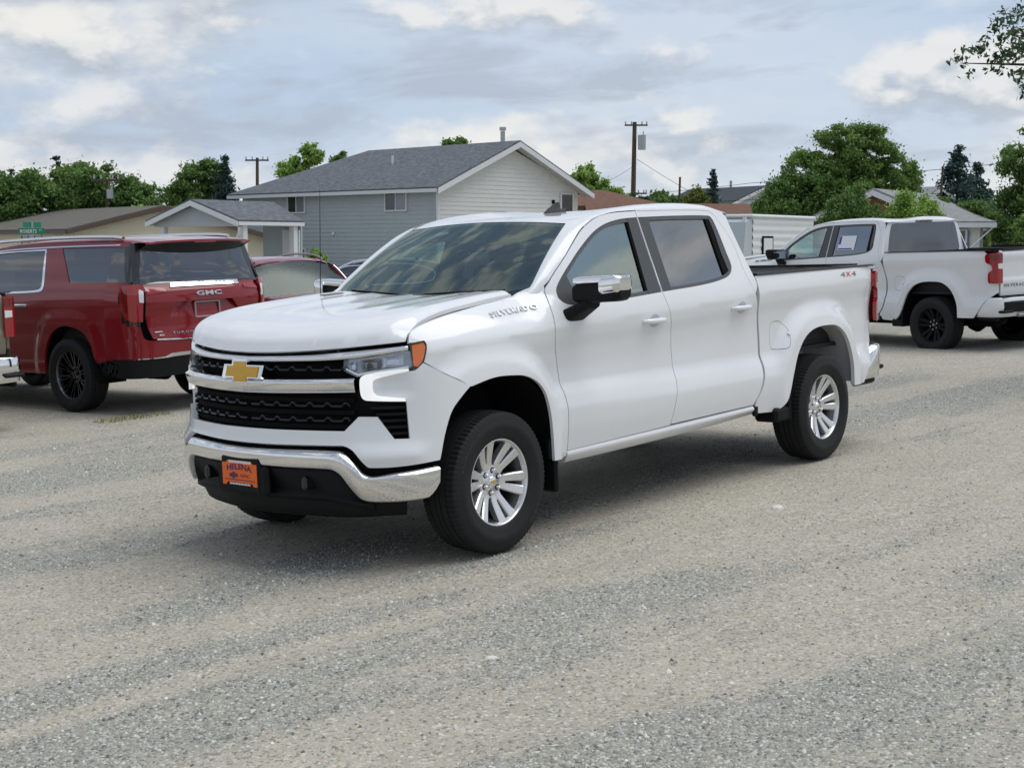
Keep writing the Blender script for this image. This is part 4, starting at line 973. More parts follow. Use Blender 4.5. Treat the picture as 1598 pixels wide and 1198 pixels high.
# ------------------------------------------------------------------ ground
rng=np.random.default_rng(7)
_tab=rng.random((256,256))
def vnoise(x,y):
    xi=np.floor(x).astype(int);yi=np.floor(y).astype(int); fx=x-xi;fy=y-yi; fx=fx*fx*(3-2*fx);fy=fy*fy*(3-2*fy)
    g=lambda a,b:_tab[a%256,b%256]
    return (g(xi,yi)*(1-fx)+g(xi+1,yi)*fx)*(1-fy)+(g(xi,yi+1)*(1-fx)+g(xi+1,yi+1)*fx)*fy
def fbm(x,y,o=4):
    s=0;a=1;t=0
    for k in range(o): s=s+a*vnoise(x*2**k+k*13.7,y*2**k+k*7.3); t+=a; a*=.5
    return s/t
def gravel_mask(x,y):
    """1 loose grey gravel, 0 packed tan dirt: wheel tracks run along the lot"""
    yy=y+.10*x+.5*(fbm(x*.25+5,y*.25,3)-.5)*2
    tr=fbm(x*.28+3.1,yy*1.5+1.7,5); big=fbm(x*.35+40,y*.5+11,4)
    m=np.clip((tr*.62+big*.38-.45)/.11,0,1)
    return np.clip(m*(1-.95*tracks(x,y)[0]),0,1)
TRK=[(3.2,.45,-.27,.010,.17),(3.2,2.55,-.30,.004,.20),(3.2,4.15,-.22,-.01,.15),(3.0,1.35,-.12,.012,.12),(-1.0,.75,-.02,.004,.20),(-1,2.35,.02,.006,.22),(-6,-3.4,.05,0,.25)]
def tracks(x,y):
    """tyre tracks: packed strips with low shoulders"""
    m=np.zeros_like(x); h=np.zeros_like(x)
    for k,(x0,y0,sl,cv,w) in enumerate(TRK):
        d=y-(y0+sl*(x-x0)+cv*(x-x0)**2+.10*(vnoise(x*.6+k*9,x*0+k)-.5)); on=np.clip((fbm(x*.45+k*31,y*.6+k*3,3)-.36)/.14,0,1)
        m=np.maximum(m,np.exp(-(d/w)**4)*on); h=h+on*(-.009*np.exp(-(d/w)**4)+.007*np.exp(-((np.abs(d)-w*1.25)/.06)**2))
    return m,h
def gheight(x,y): return (.020*(fbm(x*.5+9,y*1.4+2,4)-.5)+.006*(fbm(x*6,y*6,3)-.5))*np.clip(1.4-np.hypot(x-1,y-1)/30,0,1)-.004+tracks(x,y)[1]*np.clip(1.5-np.hypot(x-1,y-1)/14,0,1)*(1-np.exp(-((y-.87)**2)/.08))
def axis_coords(a,b,d,far):
    m=np.arange(a,b+1e-6,d); k=[]; s=d; v=b
    while v<far: s*=1.22; v+=s; k.append(v)
    l=[]; s=d; v=a
    while v>-far: s*=1.22; v-=s; l.append(v)
    return np.array(l[::-1]+list(m)+k)
gx=axis_coords(-7,5.2,.06,900); gy=axis_coords(-4.5,5.6,.06,900)
GX,GY=np.meshgrid(gx,gy,indexing='ij'); GZ=gheight(GX,GY)
V=np.stack([GX,GY,GZ],-1).reshape(-1,3); nx_,ny_=len(gx),len(gy)
ii,jj=np.meshgrid(np.arange(nx_-1),np.arange(ny_-1),indexing='ij'); a=(ii*ny_+jj).ravel()
Fq=np.stack([a,a+ny_,a+ny_+1,a+1],1)
me=bpy.data.meshes.new('ground'); me.vertices.add(len(V)); me.vertices.foreach_set('co',V.ravel()); me.loops.add(Fq.size); me.loops.foreach_set('vertex_index',Fq.ravel().astype(np.int32))
me.polygons.add(len(Fq)); me.polygons.foreach_set('loop_start',np.arange(0,Fq.size,4,dtype=np.int32)); me.update(calc_edges=True); me.polygons.foreach_set('use_smooth',np.ones(len(Fq),bool))
at_=me.attributes.new('gravel','FLOAT','POINT'); at_.data.foreach_set('value',gravel_mask(V[:,0],V[:,1]).astype(np.float32))
def ground_mat():
    m,t,o=newmat('gravel_lot'); geo=N(t,'ShaderNodeNewGeometry'); pos=geo.outputs['Position']
    at=N(t,'ShaderNodeAttribute',attribute_name='gravel')
    fine=noise(t,pos,9,6,.7); gmk=M(t,'ADD',at.outputs['Fac'],M(t,'MULTIPLY',M(t,'SUBTRACT',fine,.5),1.7),True)
    vo=N(t,'ShaderNodeTexVoronoi',feature='F1'); L(t,pos,vo.inputs['Vector']); vo.inputs['Scale'].default_value=78
    vo2=N(t,'ShaderNodeTexVoronoi',feature='F1'); L(t,pos,vo2.inputs['Vector']); vo2.inputs['Scale'].default_value=130
    wn=N(t,'ShaderNodeTexWhiteNoise'); L(t,vo.outputs['Color'],wn.inputs['Vector'])
    stone=ramp(t,wn.outputs['Value'],[(0,(.09,.096,.086)),(.10,(.19,.197,.178)),(.40,(.30,.308,.28)),(.75,(.385,.39,.355)),(.93,(.51,.51,.465)),(1,(.68,.675,.62))])
    wn2=N(t,'ShaderNodeTexWhiteNoise'); L(t,vo2.outputs['Color'],wn2.inputs['Vector'])
    grit=ramp(t,wn2.outputs['Value'],[(0,(.26,.24,.195)),(.5,(.385,.36,.29)),(.92,(.47,.445,.365)),(1,(.60,.575,.50))])
    tone=noise(t,pos,1.3,5,.6); dirt=mixc(t,ramp(t,tone,[(.3,0),(.7,1)]),(.385,.347,.282),(.52,.468,.378))
    mp=N(t,'ShaderNodeMapping'); L(t,pos,mp.inputs[0]); mp.inputs['Scale'].default_value=(1.2,6,1); mp.inputs['Rotation'].default_value=(0,0,R(14))
    streak=noise(t,mp.outputs[0],2.4,7,.7); dirt=mixc(t,M(t,'MULTIPLY',ramp(t,streak,[(.42,0),(.66,1)]),.55),dirt,(.27,.24,.20))
    lump=noise(t,pos,34,4,.7); dirt=mixc(t,M(t,'MULTIPLY',ramp(t,lump,[(.45,0),(.7,1)]),.45),dirt,(.30,.275,.235))
    dirt=mixc(t,.45,dirt,grit)
    # packed dirt shows scattered stones
    sc=ramp(t,wn.outputs['Value'],[(.0,1),(.13,1),(.14,0),(.86,0),(.87,1)],'CONSTANT'); dirt=mixc(t,M(t,'MULTIPLY',sc,.6),dirt,stone)
    grav=mixc(t,ramp(t,vo.outputs['Distance'],[(.0,0),(.45,0),(.8,1)]),stone,(.19,.185,.16))  # crevice shade between stones painted into the gravel colour
    grav=mixc(t,.36,grav,dirt)
    c=mixc(t,ramp(t,gmk,[(.25,0),(.75,1)]),dirt,grav)
    # far field: averages, drier and a little grassy beyond the lot
    b=pbsdf(t,c,.92,0,0,.25)
    bn=N(t,'ShaderNodeBump'); bn.inputs['Distance'].default_value=.012; bn.inputs['Strength'].default_value=.55
    h=M(t,'MULTIPLY',M(t,'SUBTRACT',1.0,vo.outputs['Distance']),M(t,'ADD',gmk,.25)); L(t,M(t,'ADD',h,M(t,'MULTIPLY',fine,.8)),bn.inputs['Height']); L(t,bn.outputs[0],b.inputs['Normal'])
    L(t,b.outputs[0],o.inputs[0]); return m
MT['ground']=ground_mat()
gr_o=tag(obj('ground',me,MT['ground']),kind='structure')
# loose stones lying on the lot
def stones(n,seed):
    r=np.random.default_rng(seed)
    # sample in front of the camera, denser near it
    d=2.6+r.random(n*3)**1.5*17; th=YAW+(r.random(n*3)-.5)*R(46)
    x=CAM[0]+d*np.cos(th); y=CAM[1]+d*np.sin(th)
    keep=r.random(n*3)<(.12+.88*gravel_mask(x,y)**1.3); x,y=x[keep][:n],y[keep][:n]; n=len(x)
    s=.0035+.0095*r.random(n)**2.6; s*=1+.5*(r.random(n)<.02)
    base=np.array([(1,0,0),(-.5,.87,0),(-.5,-.87,0),(.1,0,.75),(-.55,.1,.5)]); tri=np.array([(0,1,3),(1,4,3),(1,2,4),(2,0,3),(2,3,4)])
    a=r.random(n)*6.283; ca,sa=np.cos(a),np.sin(a)
    P=base[None]*(1+.5*(r.random((n,5,3))-.5))*s[:,None,None]
    X=P[:,:,0]*ca[:,None]-P[:,:,1]*sa[:,None]; Y=P[:,:,0]*sa[:,None]+P[:,:,1]*ca[:,None]; Z=P[:,:,2]*(.8+.5*r.random(n))[:,None]
    V=np.stack([X+x[:,None],Y+y[:,None],Z+gheight(x,y)[:,None]-.001],-1).reshape(-1,3)
    F=(tri[None]+(np.arange(n)*5)[:,None,None]).reshape(-1,3)
    me=bpy.data.meshes.new('gravel'); me.vertices.add(len(V)); me.vertices.foreach_set('co',V.ravel()); me.loops.add(F.size); me.loops.foreach_set('vertex_index',F.ravel().astype(np.int32))
    me.polygons.add(len(F)); me.polygons.foreach_set('loop_start',np.arange(0,F.size,3,dtype=np.int32)); me.update(calc_edges=True); return me
def stone_mat():
    m,t,o=newmat('gravel_stone'); geo=N(t,'ShaderNodeNewGeometry')
    c=ramp(t,geo.outputs['Random Per Island'],[(0,(.12,.122,.112)),(.2,(.24,.243,.225)),(.55,(.38,.38,.345)),(.85,(.47,.465,.42)),(.97,(.60,.59,.54)),(1,(.74,.73,.68))])
    b=pbsdf(t,c,.85,0,0,.3); L(t,b.outputs[0],o.inputs[0]); return m
tag(obj('gravel',stones(70000,3),stone_mat()),'loose grey gravel scattered over the packed dirt lot','gravel',kind='stuff')
# a scrap of weeds and a few pale larger stones

def weeds(label,cx,cy,rx_,ry_,n,h,seed):
    r=np.random.default_rng(seed); V=[]
    for _ in range(n):
        a=r.random()*6.283; q=r.random()**.6; x=cx+rx_*q*math.cos(a); y=cy+ry_*q*math.sin(a); d=r.random()*6.283; w_=.004+.004*r.random(); hh=h*(.4+.8*r.random()); lx,ly=math.cos(d)*hh*.6,math.sin(d)*hh*.6
        V+=[(x-w_*math.sin(d),y+w_*math.cos(d),-.004),(x+w_*math.sin(d),y-w_*math.cos(d),-.004),(x+lx*.6,y+ly*.6,hh*.7),(x+lx,y+ly,hh)]
    me=bpy.data.meshes.new('weeds'); V=np.array(V); me.from_pydata(V.tolist(),[],[(4*i,4*i+1,4*i+2,4*i+3) for i in range(n)]); 
    return tag(obj('weeds',me,WEED),label,'weeds',kind='stuff')
m_,t_,o_=newmat('dry_weeds'); g_=N(t_,'ShaderNodeNewGeometry'); b_=pbsdf(t_,ramp(t_,g_.outputs['Random Per Island'],[(0,(.16,.15,.05)),(.5,(.28,.26,.10)),(1,(.40,.36,.20))]),.8); L(t_,b_.outputs[0],o_.inputs[0]); WEED=m_
weeds('patch of dry yellow-green weeds on the gravel behind the red SUV',-2.95,-6.75,.50,.20,420,.03,2)
weeds('thin weeds along the verge under the second pickup',-17.5,-7.5,2.2,.8,900,.10,4)
WS=simple('pale_stone',(.62,.60,.55),.85,var=.12,vscale=40)
for i,(x,y,s_,lb) in enumerate(((-1.92,1.62,.045,'pale stone on the gravel below the rear door of the white pickup'),(-6.3,1.9,.06,'largest pale stone, on the gravel right of the rear wheel'),(1.55,2.25,.028,'small pale stone in the dirt left of the photo centre, nearest the front tyre'),(.35,4.35,.03,'small pale stone at the bottom right of the photo'))):
    r=np.random.default_rng(i+50); mb=MB(); rows=[]
    for ph in np.linspace(-.4,1.45,5): rows.append([(s_*math.cos(ph)*math.cos(a)*(1+.3*r.random()),s_*.75*math.cos(ph)*math.sin(a)*(1+.3*r.random()),s_*.5*math.sin(ph)) for a in np.linspace(0,6.283,8,endpoint=False)])
    mb.grid(rows,False,closed=True); mb.add(rows[-1],[tuple(range(8))])
    o=mb.build('stone',WS,loc=(x,y,float(gheight(np.array([x]),np.array([y]))[0])),rot=(0,0,i*1.3)); tag(o,lb,'stone','pale stones scattered on the gravel')
# ------------------------------------------------------------------ neighbourhood behind the lot
MT['bluegrey']=simple('blue_grey_siding',(.41,.46,.485),.6,var=.08,vscale=2)
MT['cream']=simple('cream_siding',(.68,.69,.655),.6,var=.06,vscale=2)
MT['yellow']=simple('pale_yellow_siding',(.74,.68,.51),.65,var=.07,vscale=2)
MT['trimwhite']=simple('white_trim',(.68,.69,.70),.5,var=.04)
MT['soffit']=simple('soffit',(.45,.46,.47),.7)
MT['browntrim']=simple('brown_trim',(.10,.065,.05),.6)
MT['winglass']=simple('house_window_glass',(.035,.042,.045),.06,spec=.8)
MT['curtain']=simple('curtained_window',(.20,.24,.27),.15,spec=.8,var=.2,vscale=30)
MT['galv']=simple('galvanised_metal',(.40,.41,.42),.4,.7)
MT['wood']=simple('weathered_pole',(.085,.06,.045),.9,var=.2,vscale=5)
MT['concrete']=simple('concrete',(.38,.37,.35),.9,var=.1)
def shingle(name,c1,c2,rows=7.0):
    m,t,o=newmat(name); tcn=N(t,'ShaderNodeTexCoord'); p=tcn.outputs['Object']
    br=N(t,'ShaderNodeTexNoise'); mp=N(t,'ShaderNodeMapping'); L(t,p,mp.inputs[0]); mp.inputs['Scale'].default_value=(2.2,2.2,9); L(t,mp.outputs[0],br.inputs['Vector']); br.inputs['Scale'].default_value=1.6; br.inputs['Detail'].default_value=5; br.inputs['Roughness'].default_value=.75
    c=mixc(t,ramp(t,br.outputs['Fac'],[(.3,0),(.7,1)]),c1,c2); b=pbsdf(t,c,.9,0,0,.3); L(t,b.outputs[0],o.inputs[0]); return m
MT['shgrey']=shingle('charcoal_shingles',(.06,.068,.082),(.19,.205,.225))
MT['shbrown']=shingle('brown_shingles',(.12,.062,.042),(.20,.11,.075))
MT['shtaupe']=shingle('taupe_shingles',(.105,.098,.085),(.155,.145,.128))
MT['shdark']=shingle('dark_shingles',(.035,.045,.055),(.07,.085,.10))
MT['shpale']=shingle('pale_shingles',(.20,.21,.21),(.30,.31,.31))
def quad(name,pts,m,parent,thick=0.0):
    mb=MB(); 
    if thick:
        n=(Vector(pts[1])-Vector(pts[0])).cross(Vector(pts[2])-Vector(pts[0])).normalized()*thick; k=len(pts)
        mb.add(list(pts)+[tuple(Vector(p)-n) for p in pts],[tuple(range(k)),tuple(range(k,2*k))[::-1]]+[(i,k+i,k+(i+1)%k,(i+1)%k) for i in range(k)])
    else: mb.add(pts,[tuple(range(len(pts)))])
    return mb.build(name,m,parent)
def siding(parent,p0,p1,z0,z1,m,lap=.20,apex=None,skip=0):
    """wall of lapped boards from p0 to p1 (local xy), outward normal to the right of p0->p1; apex: ridge height of a gable"""
    a=Vector((*p0,0));b=Vector((*p1,0)); d=(b-a); Lw=d.length; d.normalize(); n=Vector((d.y,-d.x,0))
    pts=[a+Vector((0,0,z0)),b+Vector((0,0,z0)),b+Vector((0,0,z1))]
    if apex: pts.append((a+b)/2+Vector((0,0,apex)))
    pts.append(a+Vector((0,0,z1)))
    w_=quad('wall',[tuple(p-n*.02) for p in pts],m,parent,.12)
    z=z0
    while z<(apex or z1)-.05:
        zt=min(z+lap,(apex or z1)); zm=z
        s0,s1=0,Lw
        if zt>z1 and apex:
            k=(zm-z1)/(apex-z1) if zm>z1 else 0; k=max(0,k); s0=Lw/2*k; s1=Lw-Lw/2*k
            k2=(zt-z1)/(apex-z1); t0=Lw/2*k2; t1=Lw-Lw/2*k2
        else: t0,t1=s0,s1
        if s1-s0>.2:
            A=a+d*s0;B=a+d*s1; C=a+d*t1;D=a+d*t0
            mb=MB(); o1=n*.028;o2=n*.004
            mb.add([tuple(A+o1+Vector((0,0,z))),tuple(B+o1+Vector((0,0,z))),tuple(C+o2+Vector((0,0,zt))),tuple(D+o2+Vector((0,0,zt))),tuple(A+Vector((0,0,z))),tuple(B+Vector((0,0,z)))],[(0,1,2,3),(4,5,1,0)])
            mb.build('siding_board',m,w_)
        z+=lap
    return w_
def window(parent,p,d,w_,h,m_frame,panes=2,curtain=False,depth=.05):
    """p: lower-left corner on the wall face, d: unit direction along the wall"""
    p=Vector(p); d=Vector(d).normalized(); n=Vector((d.y,-d.x,0)); f=.07
    mb=MB(); u=Vector((0,0,1)); Mx=Matrix((d,n,u)).transposed()
    for c,s in ((p+d*w_/2+u*f/2,(w_,.08,f)),(p+d*w_/2+u*(h-f/2),(w_,.08,f)),(p+d*f/2+u*h/2,(f,.08,h-2*f)),(p+d*(w_-f/2)+u*h/2,(f,.08,h-2*f))): mb.box(tuple(c+n*.05),s,Mx)
    wn=mb.build('window',m_frame,parent)
    for i in range(panes):
        ww=(w_-2*f)/panes
        mb=MB(); mb.box(tuple(p+d*(f+ww*(i+.5))+u*h/2+n*.042),(ww-.03,.02,h-2*f),Mx); mb.build('pane',MT['curtain'] if (curtain and i%2) else MT['winglass'],wn)
        if i: 
            mb=MB(); mb.box(tuple(p+d*(f+ww*i)+u*h/2+n*.055),(.05,.05,h-2*f),Mx); mb.build('mullion',m_frame,wn)
    return wn
# ---- two-storey grey house: local x along the cream gable wall (to the right), local y along the long wall
def grey_house():
    h=empty('house','two-storey blue-grey house with cream gable end and charcoal hip roof','house'); gplace(h,-3.13,65,0,R(46))
    Wd,Ln=9.6,14.9; z0,ze,zr=-3.2,2.55,4.62
    siding(h,(0,0),(Wd,0),z0,ze,MT['cream'],.2,apex=zr-.25)
    siding(h,(0,Ln),(0,0),z0,ze,MT['bluegrey'],.2)
    quad('wall',[(Wd,0,z0),(Wd,Ln,z0),(Wd,Ln,ze),(Wd,0,ze)],MT['cream'],h,.1); quad('wall',[(Wd,Ln,z0),(0,Ln,z0),(0,Ln,ze),(Wd,Ln,ze)],MT['bluegrey'],h,.1)
    ov=.55; og=.60; yr=Ln-4.6
    sl=(zr-ze)/(Wd/2); zo=ze-sl*ov
    rf=quad('roof',[(-ov,-og,zo),(Wd/2,-og,zr),(Wd/2,yr,zr),(-ov,Ln+ov,zo)],MT['shgrey'],h,-.10); rf['x']=1
    quad('roof',[(Wd/2,-og,zr),(Wd+ov,-og,zo),(Wd+ov,Ln+ov,zo),(Wd/2,yr,zr)],MT['shgrey'],h,-.10); quad('roof',[(Wd/2,yr,zr),(Wd+ov,Ln+ov,zo),(-ov,Ln+ov,zo)],MT['shgrey'],h,-.10)
    quad('soffit',[(-ov,-og,zo-.12),(-ov,Ln+ov,zo-.12),(0.05,Ln+ov,zo-.10),(0.05,-og,zo-.10)],MT['soffit'],h)
    quad('soffit',[(-ov,-og,zo-.13),(Wd/2,-og,zr-.13),(Wd/2,.05,zr-.13),(-ov,.05,zo-.13)],MT['soffit'],h); quad('soffit',[(Wd/2,-og,zr-.13),(Wd+ov,-og,zo-.13),(Wd+ov,.05,zo-.13),(Wd/2,.05,zr-.13)],MT['soffit'],h)
    mb=MB(); mb.box((-ov-.02,Ln/2,zo-.06),(.12,Ln+2*ov,.16)); mb.build('gutter',MT['trimwhite'],h)
    for sg in(0,1):
        x0,x1=(-ov,Wd/2) if sg==0 else (Wd+ov,Wd/2); mb=MB(); mb.prism([(x0,zo-.22),(x1,zr-.22),(x1,zr+.02),(x0,zo+.02)],-og-.05,-og,lambda u,v,w0:(u,w0,v)); mb.build('rake_board',MT['trimwhite'],h)
    mb=MB(); mb.box((-.03,-.03,(z0+ze)/2),(.13,.13,ze-z0)); mb.build('corner_board',MT['trimwhite'],h)
    dn=(0,-1,0)
    window(h,(-.02,11.0,1.36),dn,1.45,1.02,MT['trimwhite'],2,True); window(h,(-.02,3.55,1.36),dn,1.55,1.05,MT['trimwhite'],2,True); window(h,(-.02,11.0,-1.35),dn,1.45,1.0,MT['trimwhite'],2,True)
    window(h,(Wd-1.35,-.02,.6),(1,0,0),.95,1.75,MT['trimwhite'],1,True)
    for p in((.9*Wd-.9,-.06,1.9),(4.6,-.06,.95)): 
        mb=MB(); mb.box(p,(.16,.14,.2),bev=.04); mb.build('wall_lamp',MT['dark'],h)
    mb=MB(); mb.box((-.06,7.4,.35),(.08,.18,.18),bev=.02); mb.build('wall_vent',MT['trimwhite'],h)
    mb=MB(); mb.tube([(-.05,.15,zo-.1),(-.07,.12,ze-.6),(-.07,.12,z0)],.05,8); mb.build('downspout',MT['bluegrey'],h)
    mb=MB(); mb.tube([(2.6,6.0,3.5),(2.6,6.0,4.18)],.06,8); mb.build('vent_pipe',MT['trimwhite'],h)
    mb=MB(); mb.tube([(4.75,.5,zr-.4),(4.75,.5,5.2)],.11,12); mb.tube([(4.75,.5,5.23),(4.75,.5,5.38)],.16,12); mb.build('flue',MT['galv'],h)
    # entry porch with its own gable, reaching towards the left
    p0=(-4.6,10.2) 
    return h
grey_house()
def porch():
    h=empty('carport','open gabled porch roof on white posts beside the grey house','carport'); gplace(h,-12.55,57,0,R(-32))
    # ridge runs along local y (away to the right); gable faces local -y
    hw,Ln=2.35,3.9; ze,zr=.78,1.56
    sl=(zr-ze)/hw; ov=.15
    quad('roof',[(-hw-ov,0,ze-sl*ov),(0,0,zr),(0,Ln+1,zr),(-hw-ov,Ln+1,ze-sl*ov)],MT['shgrey'],h,-.09); quad('roof',[(0,0,zr),(hw+ov,0,ze-sl*ov),(hw+ov,Ln,ze-sl*ov),(0,Ln+1,zr)],MT['shgrey'],h,-.09)
    siding(h,(-hw+.1,.35),(hw-.1,.35),ze-.02,ze,MT['bluegrey'],.18,apex=zr-.13)
    for sg in(-1,1):
        mb=MB(); mb.prism([(sg*(hw+ov),ze-sl*ov-.18),(0,zr-.18),(0,zr+.02),(sg*(hw+ov),ze-sl*ov+.02)],-.05,0,lambda u,v,w0:(u,w0,v)); mb.build('rake_board',MT['trimwhite'],h)
        mb=MB(); mb.box((sg*(hw+ov),Ln/2,ze-sl*ov-.06),(.12,Ln,.14)); mb.build('gutter',MT['trimwhite'],h)
    mb=MB(); mb.box((0,.4,ze-.12),(2*hw,.14,.2)); mb.build('beam',MT['soffit'],h)
    for x,y in((-hw+.35,.5),(hw-.05,.5),(hw-.05,Ln-.4)):
        mb=MB(); mb.box((x,y,-1.3),(.24,.24,4.0)); mb.build('post',MT['trimwhite'],h)
    mb=MB(); mb.tube([(hw+.10,.10,ze-.25),(hw+.10,.10,ze-.45),(hw-.2,.25,ze-.75)],.05,8); mb.build('downspout',MT['trimwhite'],h)
    quad('wall',[(.3,Ln,-3),(hw,Ln,-3),(hw,Ln,ze),(.3,Ln,ze)],MT['bluegrey'],h,.1)
    mb=MB(); mb.box((hw-.45,Ln-.08,-.6),(.9,.06,2.1)); mb.build('door',MT['trimwhite'],h)
    return h
porch()
def cream_house():
    h=empty('house','low pale-yellow ranch house with long taupe roof behind the street sign','house'); gplace(h,-18.7,62,0,R(38))
    # local x along the gable wall to the right, local y along the long wall (away left): roof ridge along y
    Wd,Ln,xr=9.5,30,3.9; z0,ze,zr=-3.4,.56,1.50; ov=.55
    sl=(zr-ze)/xr; zR=zr-sl*(Wd-xr); zo=ze-sl*ov; zq=zR-sl*ov
    w_=quad('wall',[(0,0,z0),(Wd,0,z0),(Wd,0,zR),(xr,0,zr-.1),(0,0,ze)],MT['yellow'],h,.1); lap=.24; z=z0
    while z<zr-.2:
        zt=z+lap; xa=0 if zt<ze else (zt-ze)/sl; xb=Wd if zt<zR else xr+(zr-zt)/sl; xa0=0 if z<ze else (z-ze)/sl; xb0=Wd if z<zR else xr+(zr-z)/sl
        if xb-xa>.2:
            mb=MB(); mb.add([(xa0,-.03,z),(xb0,-.03,z),(xb,-.008,zt),(xa,-.008,zt),(xa0,0,z),(xb0,0,z)],[(0,1,2,3),(4,5,1,0)]); mb.build('siding_board',MT['yellow'],w_)
        z+=lap
    siding(h,(0,Ln),(0,0),z0,ze,MT['yellow'],.24)
    quad('wall',[(Wd,0,z0),(Wd,Ln,z0),(Wd,Ln,zR),(Wd,0,zR)],MT['yellow'],h,.1); quad('wall',[(Wd,Ln,z0),(0,Ln,z0),(0,Ln,ze),(Wd,Ln,zR)],MT['yellow'],h,.1)
    quad('roof',[(-ov,-ov,zo),(xr,-ov,zr),(xr,Ln+ov,zr),(-ov,Ln+ov,zo)],MT['shtaupe'],h,-.08); quad('roof',[(xr,-ov,zr),(Wd+ov,-ov,zq),(Wd+ov,Ln+ov,zq),(xr,Ln+ov,zr)],MT['shtaupe'],h,-.08)
    for a,za,b in((-ov,zo,xr),(Wd+ov,zq,xr)):
        mb=MB(); mb.prism([(a,za-.16),(b,zr-.16),(b,zr+.02),(a,za+.02)],-ov-.05,-ov,lambda u,v,w0:(u,w0,v)); mb.build('rake_board',MT['browntrim'],h)
    mb=MB(); mb.box((-ov-.02,Ln/2,zo-.05),(.1,Ln+2*ov,.16)); mb.build('fascia_board',MT['browntrim'],h)
    window(h,(-.02,6.4,-.9),(0,-1,0),2.6,1.2,MT['trimwhite'],3); window(h,(-.02,13,-.9),(0,-1,0),2.4,1.2,MT['trimwhite'],2)
    mb=MB(); mb.box((-.03,1.8,-.9),(.06,1.1,2.3)); mb.build('door',MT['trimwhite'],h)
    return h
cream_house()
def simple_house(label,X,Y,rz,Wd,Ln,ze,zr,wallm,roofm,trim,hip=0,gable=None,lap=.25,cat='house',z0=None,ov=.5):
    h=empty('house',label,cat); gplace(h,X,Y,0,rz); z0=gground(X)-1.0 if z0 is None else z0
    sl=(zr-ze)/(Wd/2); zo=ze-sl*ov
    siding(h,(0,0),(Wd,0),z0,ze,wallm,lap,apex=None if hip else zr-.12)
    quad('wall',[(0,Ln,z0),(0,0,z0),(0,0,ze),(0,Ln,ze)],wallm,h,.1); quad('wall',[(Wd,0,z0),(Wd,Ln,z0),(Wd,Ln,ze),(Wd,0,ze)],wallm,h,.1); quad('wall',[(Wd,Ln,z0),(0,Ln,z0),(0,Ln,ze),(Wd,Ln,ze)],wallm,h,.1)
    y0=-ov+hip; y1=Ln+ov-hip
    quad('roof',[(-ov,-ov,zo),(Wd/2,y0,zr),(Wd/2,y1,zr),(-ov,Ln+ov,zo)],roofm,h,-.1); quad('roof',[(Wd/2,y0,zr),(Wd+ov,-ov,zo),(Wd+ov,Ln+ov,zo),(Wd/2,y1,zr)],roofm,h,-.1)
    if hip: 
        quad('roof',[(Wd/2,y0,zr),(-ov,-ov,zo),(Wd+ov,-ov,zo)],roofm,h,-.1); quad('roof',[(Wd/2,y1,zr),(Wd+ov,Ln+ov,zo),(-ov,Ln+ov,zo)],roofm,h,-.1)
    else:
        for a,b in((-ov,Wd/2),(Wd+ov,Wd/2)):
            mb=MB(); mb.prism([(a,zo-.2),(b,zr-.2),(b,zr+.02),(a,zo+.02)],-ov-.05,-ov,lambda u,v,w0:(u,w0,v)); mb.build('rake_board',trim,h)
    mb=MB(); mb.box((-ov,Ln/2,zo-.06),(.1,Ln+2*ov,.16)); mb.build('fascia_board',trim,h); mb=MB(); mb.box((Wd+ov,Ln/2,zo-.06),(.1,Ln+2*ov,.16)); mb.build('fascia_board',trim,h)
    return h
MT['rustwall']=simple('rust_brown_wall',(.26,.12,.06),.7,var=.1); MT['whitewall']=simple('white_wall',(.62,.64,.68),.6,var=.05); MT['darkblue']=simple('blue_siding',(.06,.085,.16),.6)
# brown roofs right of the grey house: long side towards us
h=simple_house('long low house with reddish-brown hip roof behind the grey house','' or 13.5,82,R(90),8,16,1.95,2.85,MT['yellow'],MT['shbrown'],MT['browntrim'],hip=3.4,z0=-2.5)
gplace(h,8.6,80,0,R(90)); 
h=simple_house('low house with flat brown roof edge behind the travel trailer',12.4,72,R(90),7,8,.95,1.85,MT['yellow'],MT['shbrown'],MT['browntrim'],hip=0,z0=-2.5,ov=.3)
h=simple_house('distant house with dark slate roof and white gable right of the utility pole',16.6,108,R(28),6.5,9,2.75,4.1,MT['whitewall'],MT['shdark'],MT['cream'],z0=-2)
mb=MB(); mb.tube([(3.3,4,3.4),(3.3,4,4.7)],.1,8); mb.build('vent_pipe',MT['galv'],h)
h=simple_house('rust-brown house with white rake boards and pale roof behind the shrubs',12.2,58,R(-32),5.6,7,.75,1.95,MT['rustwall'],MT['shpale'],MT['trimwhite'],z0=-2)
h=simple_house('blue house with dark gables far behind the garage',24.0,88,R(35),7,9,1.6,3.3,MT['darkblue'],MT['shpale'],MT['trimwhite'],z0=-2)
